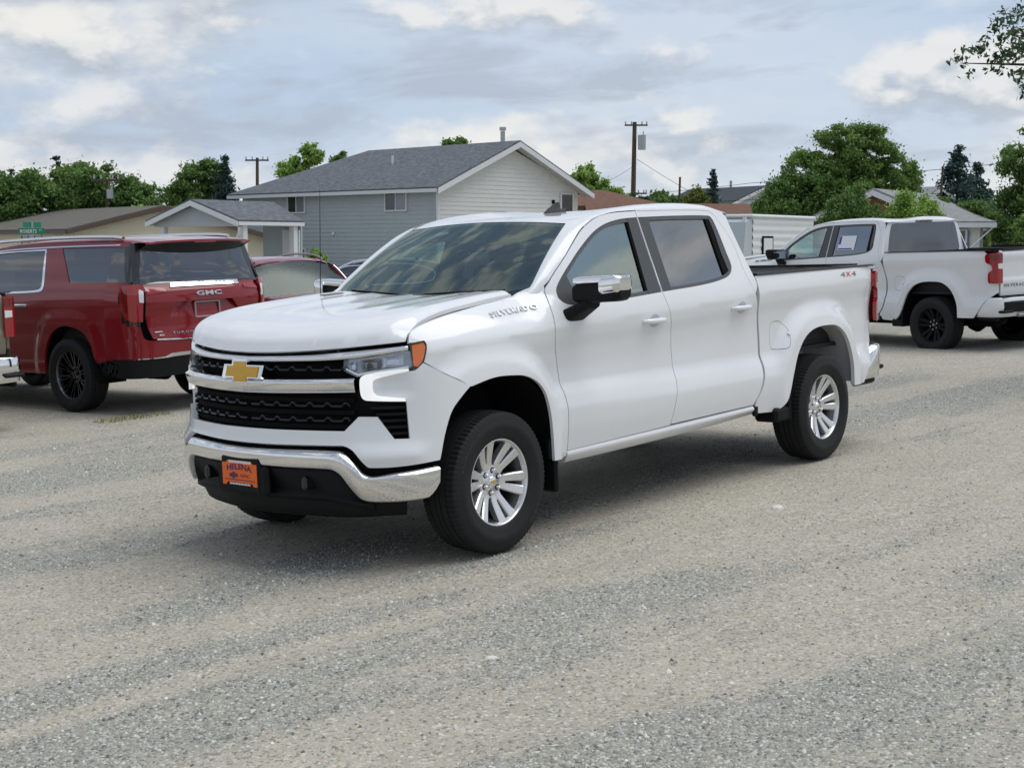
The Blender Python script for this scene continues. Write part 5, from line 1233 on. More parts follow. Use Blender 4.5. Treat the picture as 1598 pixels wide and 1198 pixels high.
def garage():
    h=empty('garage','cream garage with grey hip roof and blue side door at far right','garage'); gplace(h,12.75,49.5,0,R(-14))
    W,Ln=3.55,6; z0,ze,zr=-2.0,.60,1.25; ov=.38
    quad('wall',[(0,0,z0),(W,0,z0),(W,0,ze),(0,0,ze)],MT['cream'],h,.1); quad('wall',[(W,0,z0),(W,Ln,z0),(W,Ln,ze),(W,0,ze)],MT['bluegrey'],h,.1); quad('wall',[(0,Ln,z0),(0,0,z0),(0,0,ze),(0,Ln,ze)],MT['cream'],h,.1); quad('wall',[(W,Ln,z0),(0,Ln,z0),(0,Ln,ze),(W,Ln,ze)],MT['cream'],h,.1)
    a=[(-ov,-ov,ze),(W+ov,-ov,ze),(W+ov,Ln+ov,ze),(-ov,Ln+ov,ze)]; r1,r2=(W/2,W/2,zr),(W/2,Ln-W/2,zr)
    for q in([a[0],a[1],r1],[a[1],a[2],r2,r1],[a[2],a[3],r2],[a[3],a[0],r1,r2]): quad('roof',q,MT['shpale'],h,-.06)
    mb=MB(); mb.box((W/2,-ov,ze-.07),(W+2*ov,.05,.16)); mb.box((W+ov,Ln/2,ze-.07),(.05,Ln+2*ov,.16)); mb.build('fascia_board',MT['trimwhite'],h)
    mb=MB(); mb.box((1.25,-.04,-.95),(2.2,.05,2.3)); gd=mb.build('garage_door',MT['cream'],h)
    for i in range(4):
        mb=MB(); mb.box((.62+i*.42,-.075,-.18),(.27,.03,.30)); mb.build('pane',MT['winglass'],gd)
    mb=MB(); mb.box((2.80,-.04,-.75),(.62,.05,2.2)); dr=mb.build('side_door',simple('slate_blue_door',(.14,.18,.26),.5),h); mb=MB(); mb.box((2.80,-.07,.16),(.46,.03,.46)); mb.build('door_window_frame',MT['trimwhite'],dr); mb=MB(); mb.box((2.80,-.085,.17),(.32,.02,.34)); mb.build('pane',MT['winglass'],dr)
    mb=MB(); mb.tube([(W+.36,-.35,.52),(2.3,-.6,-1.0)],.025,6); mb.build('brace',MT['trimwhite'],h)
garage()
def trailer():
    h=empty('travel_trailer','white travel trailer with corrugated side parked behind the second pickup','travel trailer'); gplace(h,5.05,30,gground(5.5),R(58))
    MT['trailerwhite']=simple('trailer_white',(.66,.68,.68),.45,var=.05); MT['trailergrey']=simple('trailer_front_grey',(.44,.50,.51),.35)
    W,Ln=2.1,3.9; H=2.02; z0=.55
    # long side faces us (local -y), front end at left
    mb=MB(); n=12; prof=[]
    zz=np.linspace(z0,H,40); rows=[[(0.25,-.02*(.5+.5*math.cos(z*2*math.pi/.16)),z) for z in zz],[(Ln,-.02*(.5+.5*math.cos(z*2*math.pi/.16)),z) for z in zz]]
    mb.grid(rows,True,flip=False); mb.build('side_panel',MT['trailerwhite'],h)
    mb=MB(); mb.add([(.25,0,z0),(-.22,.04,z0+.25),(-.22,W,z0+.25),(.25,W+.1,z0),(.25,0,H),(.0,.04,H-.10),(.0,W,H-.10),(.25,W+.1,H)],[(0,4,5,1),(1,5,6,2),(2,6,7,3),(4,7,6,5),(0,1,2,3)]); mb.build('front_cap',MT['trailergrey'],h)
    mb=MB(); mb.box(((Ln+.2)/2,W/2,H+.03),(Ln-.1,W+.12,.08),bev=.03); mb.build('roof',MT['trailerwhite'],h)
    mb=MB(); mb.box((Ln/2+.1,W/2,(H+z0)/2),(Ln-.2,W-.1,H-z0-.05)); mb.build('body',MT['trailerwhite'],h)
    mb=MB(); mb.box((1.05,-.03,1.42),(.62,.02,.42),bev=.008); wd=mb.build('window',MT['dark'],h); mb=MB(); mb.box((1.05,-.042,1.42),(.50,.006,.33)); mb.build('pane',MT['trailerwhite'],wd)
    mb=MB(); mb.box((.05,.10,(H+z0)/2),(.06,.06,H-z0)); mb.build('corner_trim',MT['trimwhite'],h)
    for x in(2.2,3.0):
        mb=MB(); mb.lathe([(.001,-.02),(.16,-.02),(.34,-.03),(.34,.2)],20,flip=False); mb.build('wheel',MT['rubber'],h,loc=(x,.05,.34))
    mb=MB(); mb.box((-1.0,W/2,.5),(1.6,.1,.1)); mb.build('hitch',MT['dark'],h)
    text('lettering','R P',MT['lettergrey'],h,lambda u,v,w0:(-.30-.02*w0,.45+.0+.5*(u),1.36+.16*v),.03,1.6)
trailer()
# ---- utility poles and wires
def pole(name,label,X,Y,ztop,zbot,arms,trans=None,r=.13):
    h=empty(name,label,'utility pole'); gplace(h,X,Y,0)
    mb=MB(); mb.tube([(-.12,0,zbot),(0,0,ztop)],[r*1.15,r*.8],10); mb.build('shaft',MT['wood'],h)
    for z,w_,off in arms:
        mb=MB(); mb.box((off,-.14,z),(w_,.1,.12)); ca=mb.build('crossarm',MT['wood'],h)
        for k in(-.46,-.2,.25,.46):
            mb=MB(); mb.tube([(off+w_*k,-.14,z+.06),(off+w_*k,-.14,z+.28)],.05,6); mb.build('insulator',MT['galv'],ca)
    if trans:
        mb=MB(); mb.tube([(trans[0],-.2,trans[1]),(trans[0],-.2,trans[1]+trans[2])],trans[3],12); tf=mb.build('transformer',MT['galv'],h)
        mb=MB(); mb.tube([(trans[0]+.1,-.2,trans[1]+trans[2]),(trans[0]+.1,-.2,trans[1]+trans[2]+.3)],.04,6); mb.build('bushing',MT['galv'],tf)
    return h
pole('utility_pole','tall brown utility pole with crossarm and grey transformer right of the grey house',9.75,110,9.0,-1.5,[(8.75,1.75,.1),(3.6,.9,.5)],(.55,6.9,1.1,.30),.2)
pole('utility_pole','pole with crossarm rising behind the grey house roof at left',-19.05,110,6.3,-2.5,[(6.1,1.8,0)],None,.14)
pole('utility_pole','grey pole with wide crossarm and transformer among the trees at far left',-20.0,72,3.05,-2.5,[(3.0,1.3,0)],(.18,2.1,.45,.17),.08)
pole('utility_pole','slim grey pole between the tall brown pole and the dark-roofed house',11.45,95,4.2,-1.5,[],None,.09)
pole('utility_pole','pale pole in front of the spreading tree at right',18.8,62,3.2,-1,[],None,.05)
def wire(label,pts,r=.02):
    mb=MB(); q=[]
    for a,b in zip(pts,pts[1:]):
        for t in np.linspace(0,1,13)[:-1]:
            p=Vector(a)*(1-t)+Vector(b)*t; p.z-=.35*4*t*(1-t)*((Vector(b)-Vector(a)).length/60); q.append(p)
    q.append(Vector(pts[-1])); q=[GM@p for p in q]; mb.tube(q,r,5); o=mb.build('power_line',MT['dark']); tag(o,label,'power line')
wire('upper overhead wire running right from the tall brown pole',[(9.9,110,3.55),(17,100,4.0),(32,70,4.6)],.016)
wire('lower overhead wire running right from the tall brown pole',[(9.9,110,2.85),(18,100,2.9),(32,70,3.0)],.016)
wire('guy wire slanting down right from the tall brown pole',[(9.95,110,6.2),(13.5,104,3.4)],.015)
wire('thin wire slanting down left from the tall brown pole',[(9.6,110,5.6),(6.0,100,3.6)],.012)
# ---- street sign
def sign():
    h=empty('street_sign','green street name sign reading ROBERTS on a thin post','street sign'); gplace(h,-9.93,30,0,R(-6))
    MT['signgreen']=simple('sign_green',(.0,.19,.10),.35)
    mb=MB(); mb.tube([(0,0,-3),(0,0,.40)],.03,8); mb.build('post',MT['galv'],h)
    mb=MB(); mb.box((.0,-.03,.20),(.58,.012,.125),bev=.004); b=mb.build('name_blade',MT['signgreen'],h)
    text('lettering','ROBERTS',MT['whiteprint'],b,lambda u,v,w0:(-.24+.36*u,-.038-.004*w0,.160+.075*v),.01,1.05); text('lettering','ST',MT['whiteprint'],b,lambda u,v,w0:(.17+.07*u,-.038-.004*w0,.20+.035*v),.0)
    mb=MB(); mb.box((0,.02,.335),(.012,.58,.115),Matrix.Rotation(R(-14),3,'Z'),bev=.004); mb.build('name_blade',MT['signgreen'],h)
sign()
# ---- rubbish bins by the garage
for i,(X,c) in enumerate(((15.75,'dark wheeled bin with white label beside the garage'),(16.75,'dark wheeled bin cut by the right edge of the photo'))):
    h=empty('wheeled_bin',c,'bin'); gplace(h,X,45,-.75-.05*i)
    mb=MB(); mb.grid([[(sx*.36*k,sy*.34*k,z) for sx,sy in((-1,-1),(1,-1),(1,1),(-1,1))] for z,k in((-.9,.8),(.55,1.0))],False,closed=True); mb.build('tub',simple('bin_grey',(.05,.055,.06),.6),h)
    mb=MB(); mb.box((0,0,.60),(.80,.76,.08),bev=.03); mb.build('lid',MT['dark'],h)
    if i==0: mb=MB(); mb.box((0,-.36,.30),(.22,.02,.2)); mb.build('label_panel',MT['whiteprint'],h)
# ------------------------------------------------------------------ trees and shrubs
def leaf_mat(name,c0,c1,c2):
    m,t,o=newmat(name); geo=N(t,'ShaderNodeNewGeometry'); c=ramp(t,geo.outputs['Random Per Island'],[(0,c0),(.55,c1),(1,c2)])
    d=N(t,'ShaderNodeBsdfPrincipled'); L(t,c,d.inputs['Base Color']); d.inputs['Roughness'].default_value=.6; d.inputs['Specular IOR Level'].default_value=.25
    tr=N(t,'ShaderNodeBsdfTranslucent'); L(t,c,tr.inputs[0]); mx=N(t,'ShaderNodeMixShader'); mx.inputs[0].default_value=.42
    L(t,d.outputs[0],mx.inputs[1]); L(t,tr.outputs[0],mx.inputs[2]); L(t,mx.outputs[0],o.inputs[0]); return m
LF={'mid':leaf_mat('leaves_mid',(0.060,0.124,0.037),(0.138,0.248,0.069),(0.248,0.371,0.112)),'olive':leaf_mat('leaves_olive',(0.078,0.142,0.036),(0.166,0.287,0.070),(0.287,0.417,0.123)),'dark':leaf_mat('leaves_dark',(0.033,0.074,0.045),(0.070,0.124,0.069),(0.124,0.198,0.095)),  # distance haze painted in: greens lightened and greyed
 'bright':leaf_mat('leaves_bright',(0.111,0.223,0.048),(0.277,0.446,0.095),(0.498,0.644,0.191)),'yellow':leaf_mat('leaves_yellow',(.10,.13,.03),(.18,.215,.05),(.27,.29,.09)),'conifer':leaf_mat('needles',(0.027,0.059,0.057),(0.056,0.104,0.090),(0.098,0.149,0.122)),'near':leaf_mat('leaves_near',(0.027,0.054,0.033),(0.060,0.111,0.057),(0.138,0.212,0.095))}
MT['bark']=simple('bark',(.06,.045,.035),.95,var=.25,vscale=4)
def leaves(r,centres,radii,n,size,flat=.0):
    """n leaf quads spread in clumps; centres (k,3), radii (k,3)"""
    k=len(centres); vol=np.prod(radii,1)**.8; pick=r.choice(k,n,p=vol/vol.sum())
    d=r.normal(size=(n,3)); d/=np.linalg.norm(d,axis=1)[:,None]; rad=r.random(n)**.42*np.where(r.random(n)<.30,1.0+1.1*r.random(n),1.0)
    P=centres[pick]+d*rad[:,None]*radii[pick]
    nn=r.normal(size=(n,3))+np.array([0,0,.8]); nn/=np.linalg.norm(nn,axis=1)[:,None]
    t=np.cross(nn,r.normal(size=(n,3))); t/=np.linalg.norm(t,axis=1)[:,None]; b=np.cross(nn,t)
    s=size*(.55+.9*r.random(n))[:,None]
    V=np.stack([P-t*s,P-b*s*.45+nn*s*.12,P+t*s,P+b*s*.45+nn*s*.12],1).reshape(-1,3)
    return V
def leafmesh(name,V):
    n=len(V)//4; F=np.arange(4*n,dtype=np.int32); me=bpy.data.meshes.new(name); me.vertices.add(len(V)); me.vertices.foreach_set('co',V.astype(np.float32).ravel()); me.loops.add(4*n); me.loops.foreach_set('vertex_index',F)
    me.polygons.add(n); me.polygons.foreach_set('loop_start',np.arange(0,4*n,4,dtype=np.int32)); me.update(calc_edges=True); return me
def tree(label,X,Y,blobs,lf,n=5000,size=.22,zb=None,trunk=.2,seed=0,cat='tree',name='tree',group=None,clump=.26,nclump=38,splay=True):
    """blobs: (dx,z,rx,rz) crown masses in the neighbourhood frame, relative to X; z is height above eye level"""
    r=np.random.default_rng(seed+int(abs(X*10))); zb=gground(X)-.3 if zb is None else zb
    h=empty(name,label,cat,group); gplace(h,X,Y,0)
    C=[];Rd=[]
    for dx,z,rx_,rz_ in blobs:
        for _ in range(nclump):
            d=r.normal(size=3); d/=np.linalg.norm(d); k=.35+.65*r.random()**.5
            C.append((dx+d[0]*rx_*k*.86,d[1]*rx_*k*.8,z+d[2]*rz_*k*.86)); q=clump*(.5+.8*r.random()); Rd.append((rx_*q,rx_*q,rz_*q*.8))
    C=np.array(C);Rd=np.array(Rd)
    obj('crown',leafmesh('crown',leaves(r,C,Rd,int(n*3.0),size*.52)),LF[lf],h)
    if trunk:
        mb=MB(); zt=min(b[1]-b[3]*.2 for b in blobs)
        top=Vector((blobs[0][0]*.3,0,zt)); base=Vector((0,0,zb)); mid=base.lerp(top,.55)+Vector((.1,0,0))
        mb.tube([base,mid,top],[trunk,trunk*.75,trunk*.55],9)
        for dx,z,rx_,rz_ in blobs:
            for s in range(3):
                e=Vector((dx+rx_*.6*(r.random()-.5)*2,rx_*.5*(r.random()-.5),z+rz_*(.1+.5*r.random()))); q=mid.lerp(top,.5+.5*r.random()); m_=q.lerp(e,.5)+Vector((0,0,-.1))
                mb.tube([q,m_,e],[trunk*.42,trunk*.25,trunk*.07],6,cap=False)
        mb.build('trunk',MT['bark'],h)
    return h
def conifer(label,X,Y,ztop,rad,zb=None,n=2600,size=.28,seed=0,lf='conifer',group=None):
    r=np.random.default_rng(seed+int(abs(X*7))); zb=gground(X)-.3 if zb is None else zb
    h=empty('conifer_tree',label,'tree',group); gplace(h,X,Y,0); H=ztop-zb
    C=[];Rd=[]
    for i in range(70):
        t=r.random()**.75; a=r.random()*6.283; rr=rad*(1-t)*(.55+.5*r.random())+.05; C.append((rr*math.cos(a)*.8,rr*math.sin(a)*.8,zb+H*(.10+.90*t)-.1*rr)); q=.30*rad*(1.15-t)+.10; Rd.append((q,q,q*.45))
    obj('crown',leafmesh('crown',leaves(r,np.array(C),np.array(Rd),int(n*3.0),size*.52)),LF[lf],h)
    mb=MB(); mb.tube([(0,0,zb),(0,0,ztop-.1)],[.2,.03],8); mb.build('trunk',MT['bark'],h); return h
# left skyline
G1='trees on the left skyline'
tree('broad green tree at the far left edge behind the ranch house',-25.6,75,[(0,1.9,2.6,1.8),(1.6,2.3,2.0,1.6),(-1.6,2.4,1.8,1.4)],'mid',9000,.20,seed=1,group=G1)
tree('bushy green tree behind the ranch house roof, left of the transformer pole',-22.9,77,[(-.4,3.0,1.5,1.3),(.5,2.2,1.7,1.5)],'olive',6500,.19,seed=2,group=G1)
tree('large round dark-green tree behind the ranch house, right of the transformer pole',-20.6,74,[(0,2.6,2.0,1.7),(1.5,1.9,1.4,1.5),(-1.3,2.2,1.4,1.4)],'mid',10000,.19,seed=3,group=G1)
conifer('dark conifer tip rising among the trees at far left',-25.0,80,4.75,1.3,seed=4,n=2200,size=.2,group=G1)
conifer('reddish conifer tip near the left edge of the photo',-28.2,82,4.0,1.1,seed=14,n=1500,size=.2,group=G1)
tree('loose green tree left of the grey house',-20.6,95,[(0,3.5,1.7,1.4),(1.1,4.4,1.3,1.0),(-1.4,2.7,1.4,1.1)],'mid',6500,.22,seed=5,group=G1)
conifer('dark blue-green spruce left of the grey house roof',-18.2,93,5.45,1.9,seed=6,n=4200,size=.22,group=G1)
tree('low yellow-green bushes behind the porch roof',-17.0,70,[(-1.4,.9,1.3,.8),(.5,1.0,1.3,.8)],'bright',3000,.17,seed=7,trunk=.1,cat='bush',name='bush')
# behind the grey house
tree('yellow-green tree top showing over the left end of the grey roof',-12.4,88,[(-.6,4.1,1.1,1.0),(.4,5.2,.8,.75)],'bright',3400,.19,seed=8)
tree('small leafy tree top just right of the taller one over the grey roof',-10.6,92,[(0,5.0,.75,.75)],'olive',1700,.19,seed=9)
tree('round tree top showing above the middle of the grey roof ridge',-3.15,90,[(0,5.6,1.0,.85)],'olive',2200,.18,seed=10)
tree('bright green tree between the grey gable and the brown pole',4.6,88,[(.2,3.3,1.2,1.5),(-.9,2.9,.8,1.0),(1.6,2.7,1.1,1.0)],'bright',6500,.19,seed=11)
tree('hazy green trees low behind the slim pole',11.6,104,[(0,2.6,1.8,1.1),(-2.6,2.2,1.1,.8)],'mid',4000,.24,seed=12)
tree('yellowish tree left of the dark-roofed house',13.3,98,[(0,2.4,1.3,1.2)],'yellow',2600,.22,seed=13)
tree('dark shrubby tree behind the brown roof',8.1,90,[(0,2.1,1.0,.9)],'dark',1700,.22,seed=15)
# right
tree('large spreading maple with rounded crown behind the second pickup',15.2,64,[(.2,4.1,1.75,1.3),(-1.9,2.9,1.5,1.2),(2.1,2.7,1.5,1.2),(-.2,2.4,2.0,1.3),(1.0,3.5,1.4,1.2),(-2.9,1.6,1.1,1.2)],'olive',17000,.15,seed=16,trunk=.3,clump=.22,nclump=44)
tree('dense dark-green hedge tree left of the shrubs, behind the trailer',12.5,63,[(0,1.5,1.4,1.4),(1.4,2.1,1.3,1.3),(-.7,1.1,1.0,1.1),(1.6,.9,1.5,1.0),(3.4,1.2,1.4,1.2)],'mid',12000,.15,seed=17)
tree('upright bright shrub behind the second pickup cab, left of a pair',9.75,40.5,[(0,.75,.75,.95),(-.3,.45,.62,.85),(.3,.5,.58,.85)],'mid',6500,.085,seed=18,trunk=.06,cat='shrub',name='shrub')
tree('yellow-green shrub behind the second pickup cab, right of a pair',11.6,41,[(0,.75,.75,.85),(-.35,.45,.55,.8),(.38,.45,.55,.8)],'bright',6500,.085,seed=19,trunk=.06,cat='shrub',name='shrub')
G2='dark conifers at right'
conifer('tall dark conifer right of the spreading maple',27.0,86,5.6,2.9,seed=20,n=4200,size=.25,group=G2)
conifer('shorter dark conifer between the maple and the tall one',24.8,88,4.7,2.3,seed=21,n=3000,size=.25,group=G2)
conifer('low dark conifer at the left foot of the maple',13.2,92,4.5,.9,seed=22,n=1500,size=.22,group=G2)
conifer('dark conifer beside the tall one, towards the right edge',29.4,90,4.9,2.4,seed=23,n=2600,size=.25,group=G2)
tree('tall dense tree at the right edge of the photo',21.15,58,[(0,3.2,1.3,1.5),(.4,1.6,1.7,1.5),(-.4,.8,1.4,1.1)],'mid',9000,.15,seed=24)
tree('mid-green bush mass behind the garage',20.3,62,[(0,.8,1.6,.9),(-1.6,1.1,1.1,.8)],'mid',6000,.15,seed=25,trunk=.1)
tree('low olive bush behind the bins at the right edge',17.2,47,[(0,.3,.9,.75),(.9,.5,.7,.7)],'olive',4200,.11,seed=26,trunk=.08,cat='bush',name='bush')
tree('low dark hedge beside the garage',16.0,52,[(.8,-.1,.9,.6)],'mid',2000,.12,seed=27,trunk=.06,cat='bush',name='bush')
tree('small leafy plant at the base of the grey house wall',-8.0,60,[(0,-.75,.45,.42)],'bright',900,.11,seed=28,trunk=.05,cat='shrub',name='shrub')
# near tree reaching into the frame at top right
nt_=empty('tree','dark leafy branches of a nearby tree at the top right edge','tree'); gplace(nt_,6.6,15,0)
r=np.random.default_rng(5); C=[];Rd=[]
for bx,bz,k in((-1.95,1.86,.11),(-1.8,1.76,.10),(-1.72,1.95,.15),(-1.55,2.08,.19),(-1.50,1.84,.18),(-1.32,2.20,.20),(-1.30,1.98,.24),(-1.34,1.70,.14),(-1.22,1.52,.12),(-1.1,2.3,.26),(-1.05,1.9,.28),(-.6,2.2,.5),(-.2,1.9,.6),(.5,2.4,.8),(-.4,2.8,.6),(.8,1.6,.6)):
    for _ in range(5): C.append((bx+r.normal()*k*.5,r.normal()*k,bz+r.normal()*k*.5)); Rd.append((k*.40,k*.45,k*.30))
obj('crown',leafmesh('crown',leaves(r,np.array(C),np.array(Rd),9500,.032)),LF['near'],nt_)
mb=MB(); mb.tube([(0.9,0,-2),(.8,0,.6),(.5,0,1.7)],[.25,.2,.12],10)
for e in((-1.9,0,1.83),(-1.4,.1,2.15),(-1.2,-.1,1.6),(-.5,0,2.7)): mb.tube([(.5,0,1.7),(-.3,0,1.8),(-.9,.05,(1.8+e[2])/2),e],[.07,.035,.018,.004],6,cap=False)
mb.build('trunk',MT['bark'],nt_)
# ------------------------------------------------------------------ vehicles
CH=dict(paint=MT['white'],mirror=MT['chrome'],bright=MT['chrome'],bow=MT['gold'],fbumper=MT['chrome'],rbumper=MT['chrome'],drl=MT['drl'],badge=MT['lettergrey'],letter=MT['letter'],rim=MT['silver'],cap=MT['chrome'],lug=MT['chrome'])
t1=empty('pickup_truck','white crew cab pickup with chrome grille and orange dealer plate in the foreground','pickup truck')
build_pickup(t1,CH)
# dealer plate on the front bumper
def dealer_plate(root):
    fb=[c for c in root.children if c.name.startswith('front_bumper')][0]
    xp=1.012; yc=-.012; z0,z1=.432,.600
    mb=MB(); mb.box((xp-.014,yc,(z0+z1)/2),(.03,.325,z1-z0+.03),bev=.012); pl=mb.build('plate_frame',MT['blackplastic'],fb)
    mb=MB(); mb.box((xp-.03,yc,z0+.06),(.05,.42,z1-z0+.0),bev=.02); mb.build('plate_bracket',MT['blackplastic'],fb)
    mb=MB(); pts=[(-.146,.022),(-.115,.022),(-.105,.038),(.105,.038),(.115,.022),(.146,.022),(.146,.145),(.112,.145),(.10,.158),(-.10,.158),(-.112,.145),(-.146,.145)]
    mb.prism([(u,v) for u,v in pts],.0,.0015,lambda u,v,w0:(xp+.002+w0,yc-u*-1,z0+v)); mb.build('plate',MT['orange'],pl)
    F=lambda y0,y1,za,zb,arc=0:(lambda u,v,w0:(xp+.0042+.0006*w0,yc+y0+(y1-y0)*u,z0+za+(zb-za)*v+arc*(1-(2*u-1)**2)))
    text('lettering','HELENA',MT['purple'],pl,F(-.105,.105,.098,.130,.012),.03,1.0)
    text('lettering','GMC',MT['purple'],pl,F(.005,.085,.068,.086),.0,1.0)
    mb=MB(); s=.036; mb.prism([(-s,-.28*s),(-.35*s,-.28*s),(-.35*s,-.5*s),(.3*s,-.5*s),(.3*s,-.28*s),(s,-.28*s),(.95*s,.28*s),(.35*s,.28*s),(.35*s,.5*s),(-.3*s,.5*s),(-.3*s,.28*s),(-.95*s,.28*s)],.0042,.0046,lambda u,v,w0:(xp+w0,yc-.05+u,z0+.077+v)); mb.build('printed_emblem',MT['purple'],pl)
    for i,(ya,yb,za,hh,m) in enumerate(((-.085,.09,.145,.014,'whiteprint'),(-.085,.085,.026,.009,'whiteprint'),(-.125,.125,.050,.005,'purple'))):
        rr=random.Random(i); y=ya
        while y<yb:
            wv=rr.uniform(.006,.013); mb=MB(); mb.box((xp+(.0045 if i<2 else .0042),yc+y+wv/2,z0+za+hh/2),(.0008,wv,hh)); mb.build('print_mark',MT[m],pl); y+=wv+.0035
dealer_plate(t1)
# ---- second white pickup, seen from behind on the right
GB=dict(CH,mirror=MT['blackplastic'],bright=MT['glossblack'],bow=MT['glossblack'],fbumper=MT['white'],rbumper=MT['white'],drl=MT['whitelens'],rim=MT['blackplastic'],cap=MT['glossblack'],lug=MT['chrome'],letter=MT['lettergrey'],well=MT['dark'],rinsert=True,fx4=False,fin=MT['glossblack'],tyre=MT['rubber'],spin=.1)
t2=empty('pickup_truck','white crew cab pickup with black wheels and window sticker parked behind at right','pickup truck',loc=(-15.25,-5.70,-.07),rz=R(-106.5))
build_pickup(t2,GB)
# price sheet in its rear side window
d2=[c for c in t2.children if c.name.startswith('rear_door') and c.data==MESH['rdoor']][0]
def sheet(name,m,x0,x1,z0,z1,off):
    mb=MB(); mb.add([(x,float(Yside(x,z))+off,z) for x,z in((x0,z0),(x1,z0),(x1,z1),(x0,z1))],[(0,1,2,3)]); return mb.build(name,m,d2)
sheet('price_sheet',MT['paper'],-1.88,-2.22,1.475,1.685,-.010); sheet('sheet_print',MT['blueprint'],-1.885,-1.925,1.56,1.68,-.008); sheet('sheet_print',MT['blueprint'],-1.89,-2.17,1.485,1.502,-.008)
# ---- tan pickup cut by the left edge
TN=dict(CH,paint=MT['tan'],mirror=MT['blackplastic'],name=False,fx4=False,drl=MT['whitelens'])
t3=empty('pickup_truck','tan pickup with chrome rear bumper cut by the left edge','pickup truck',loc=(-.77,-11.82,-.04),rz=R(-88))
build_pickup(t3,TN)
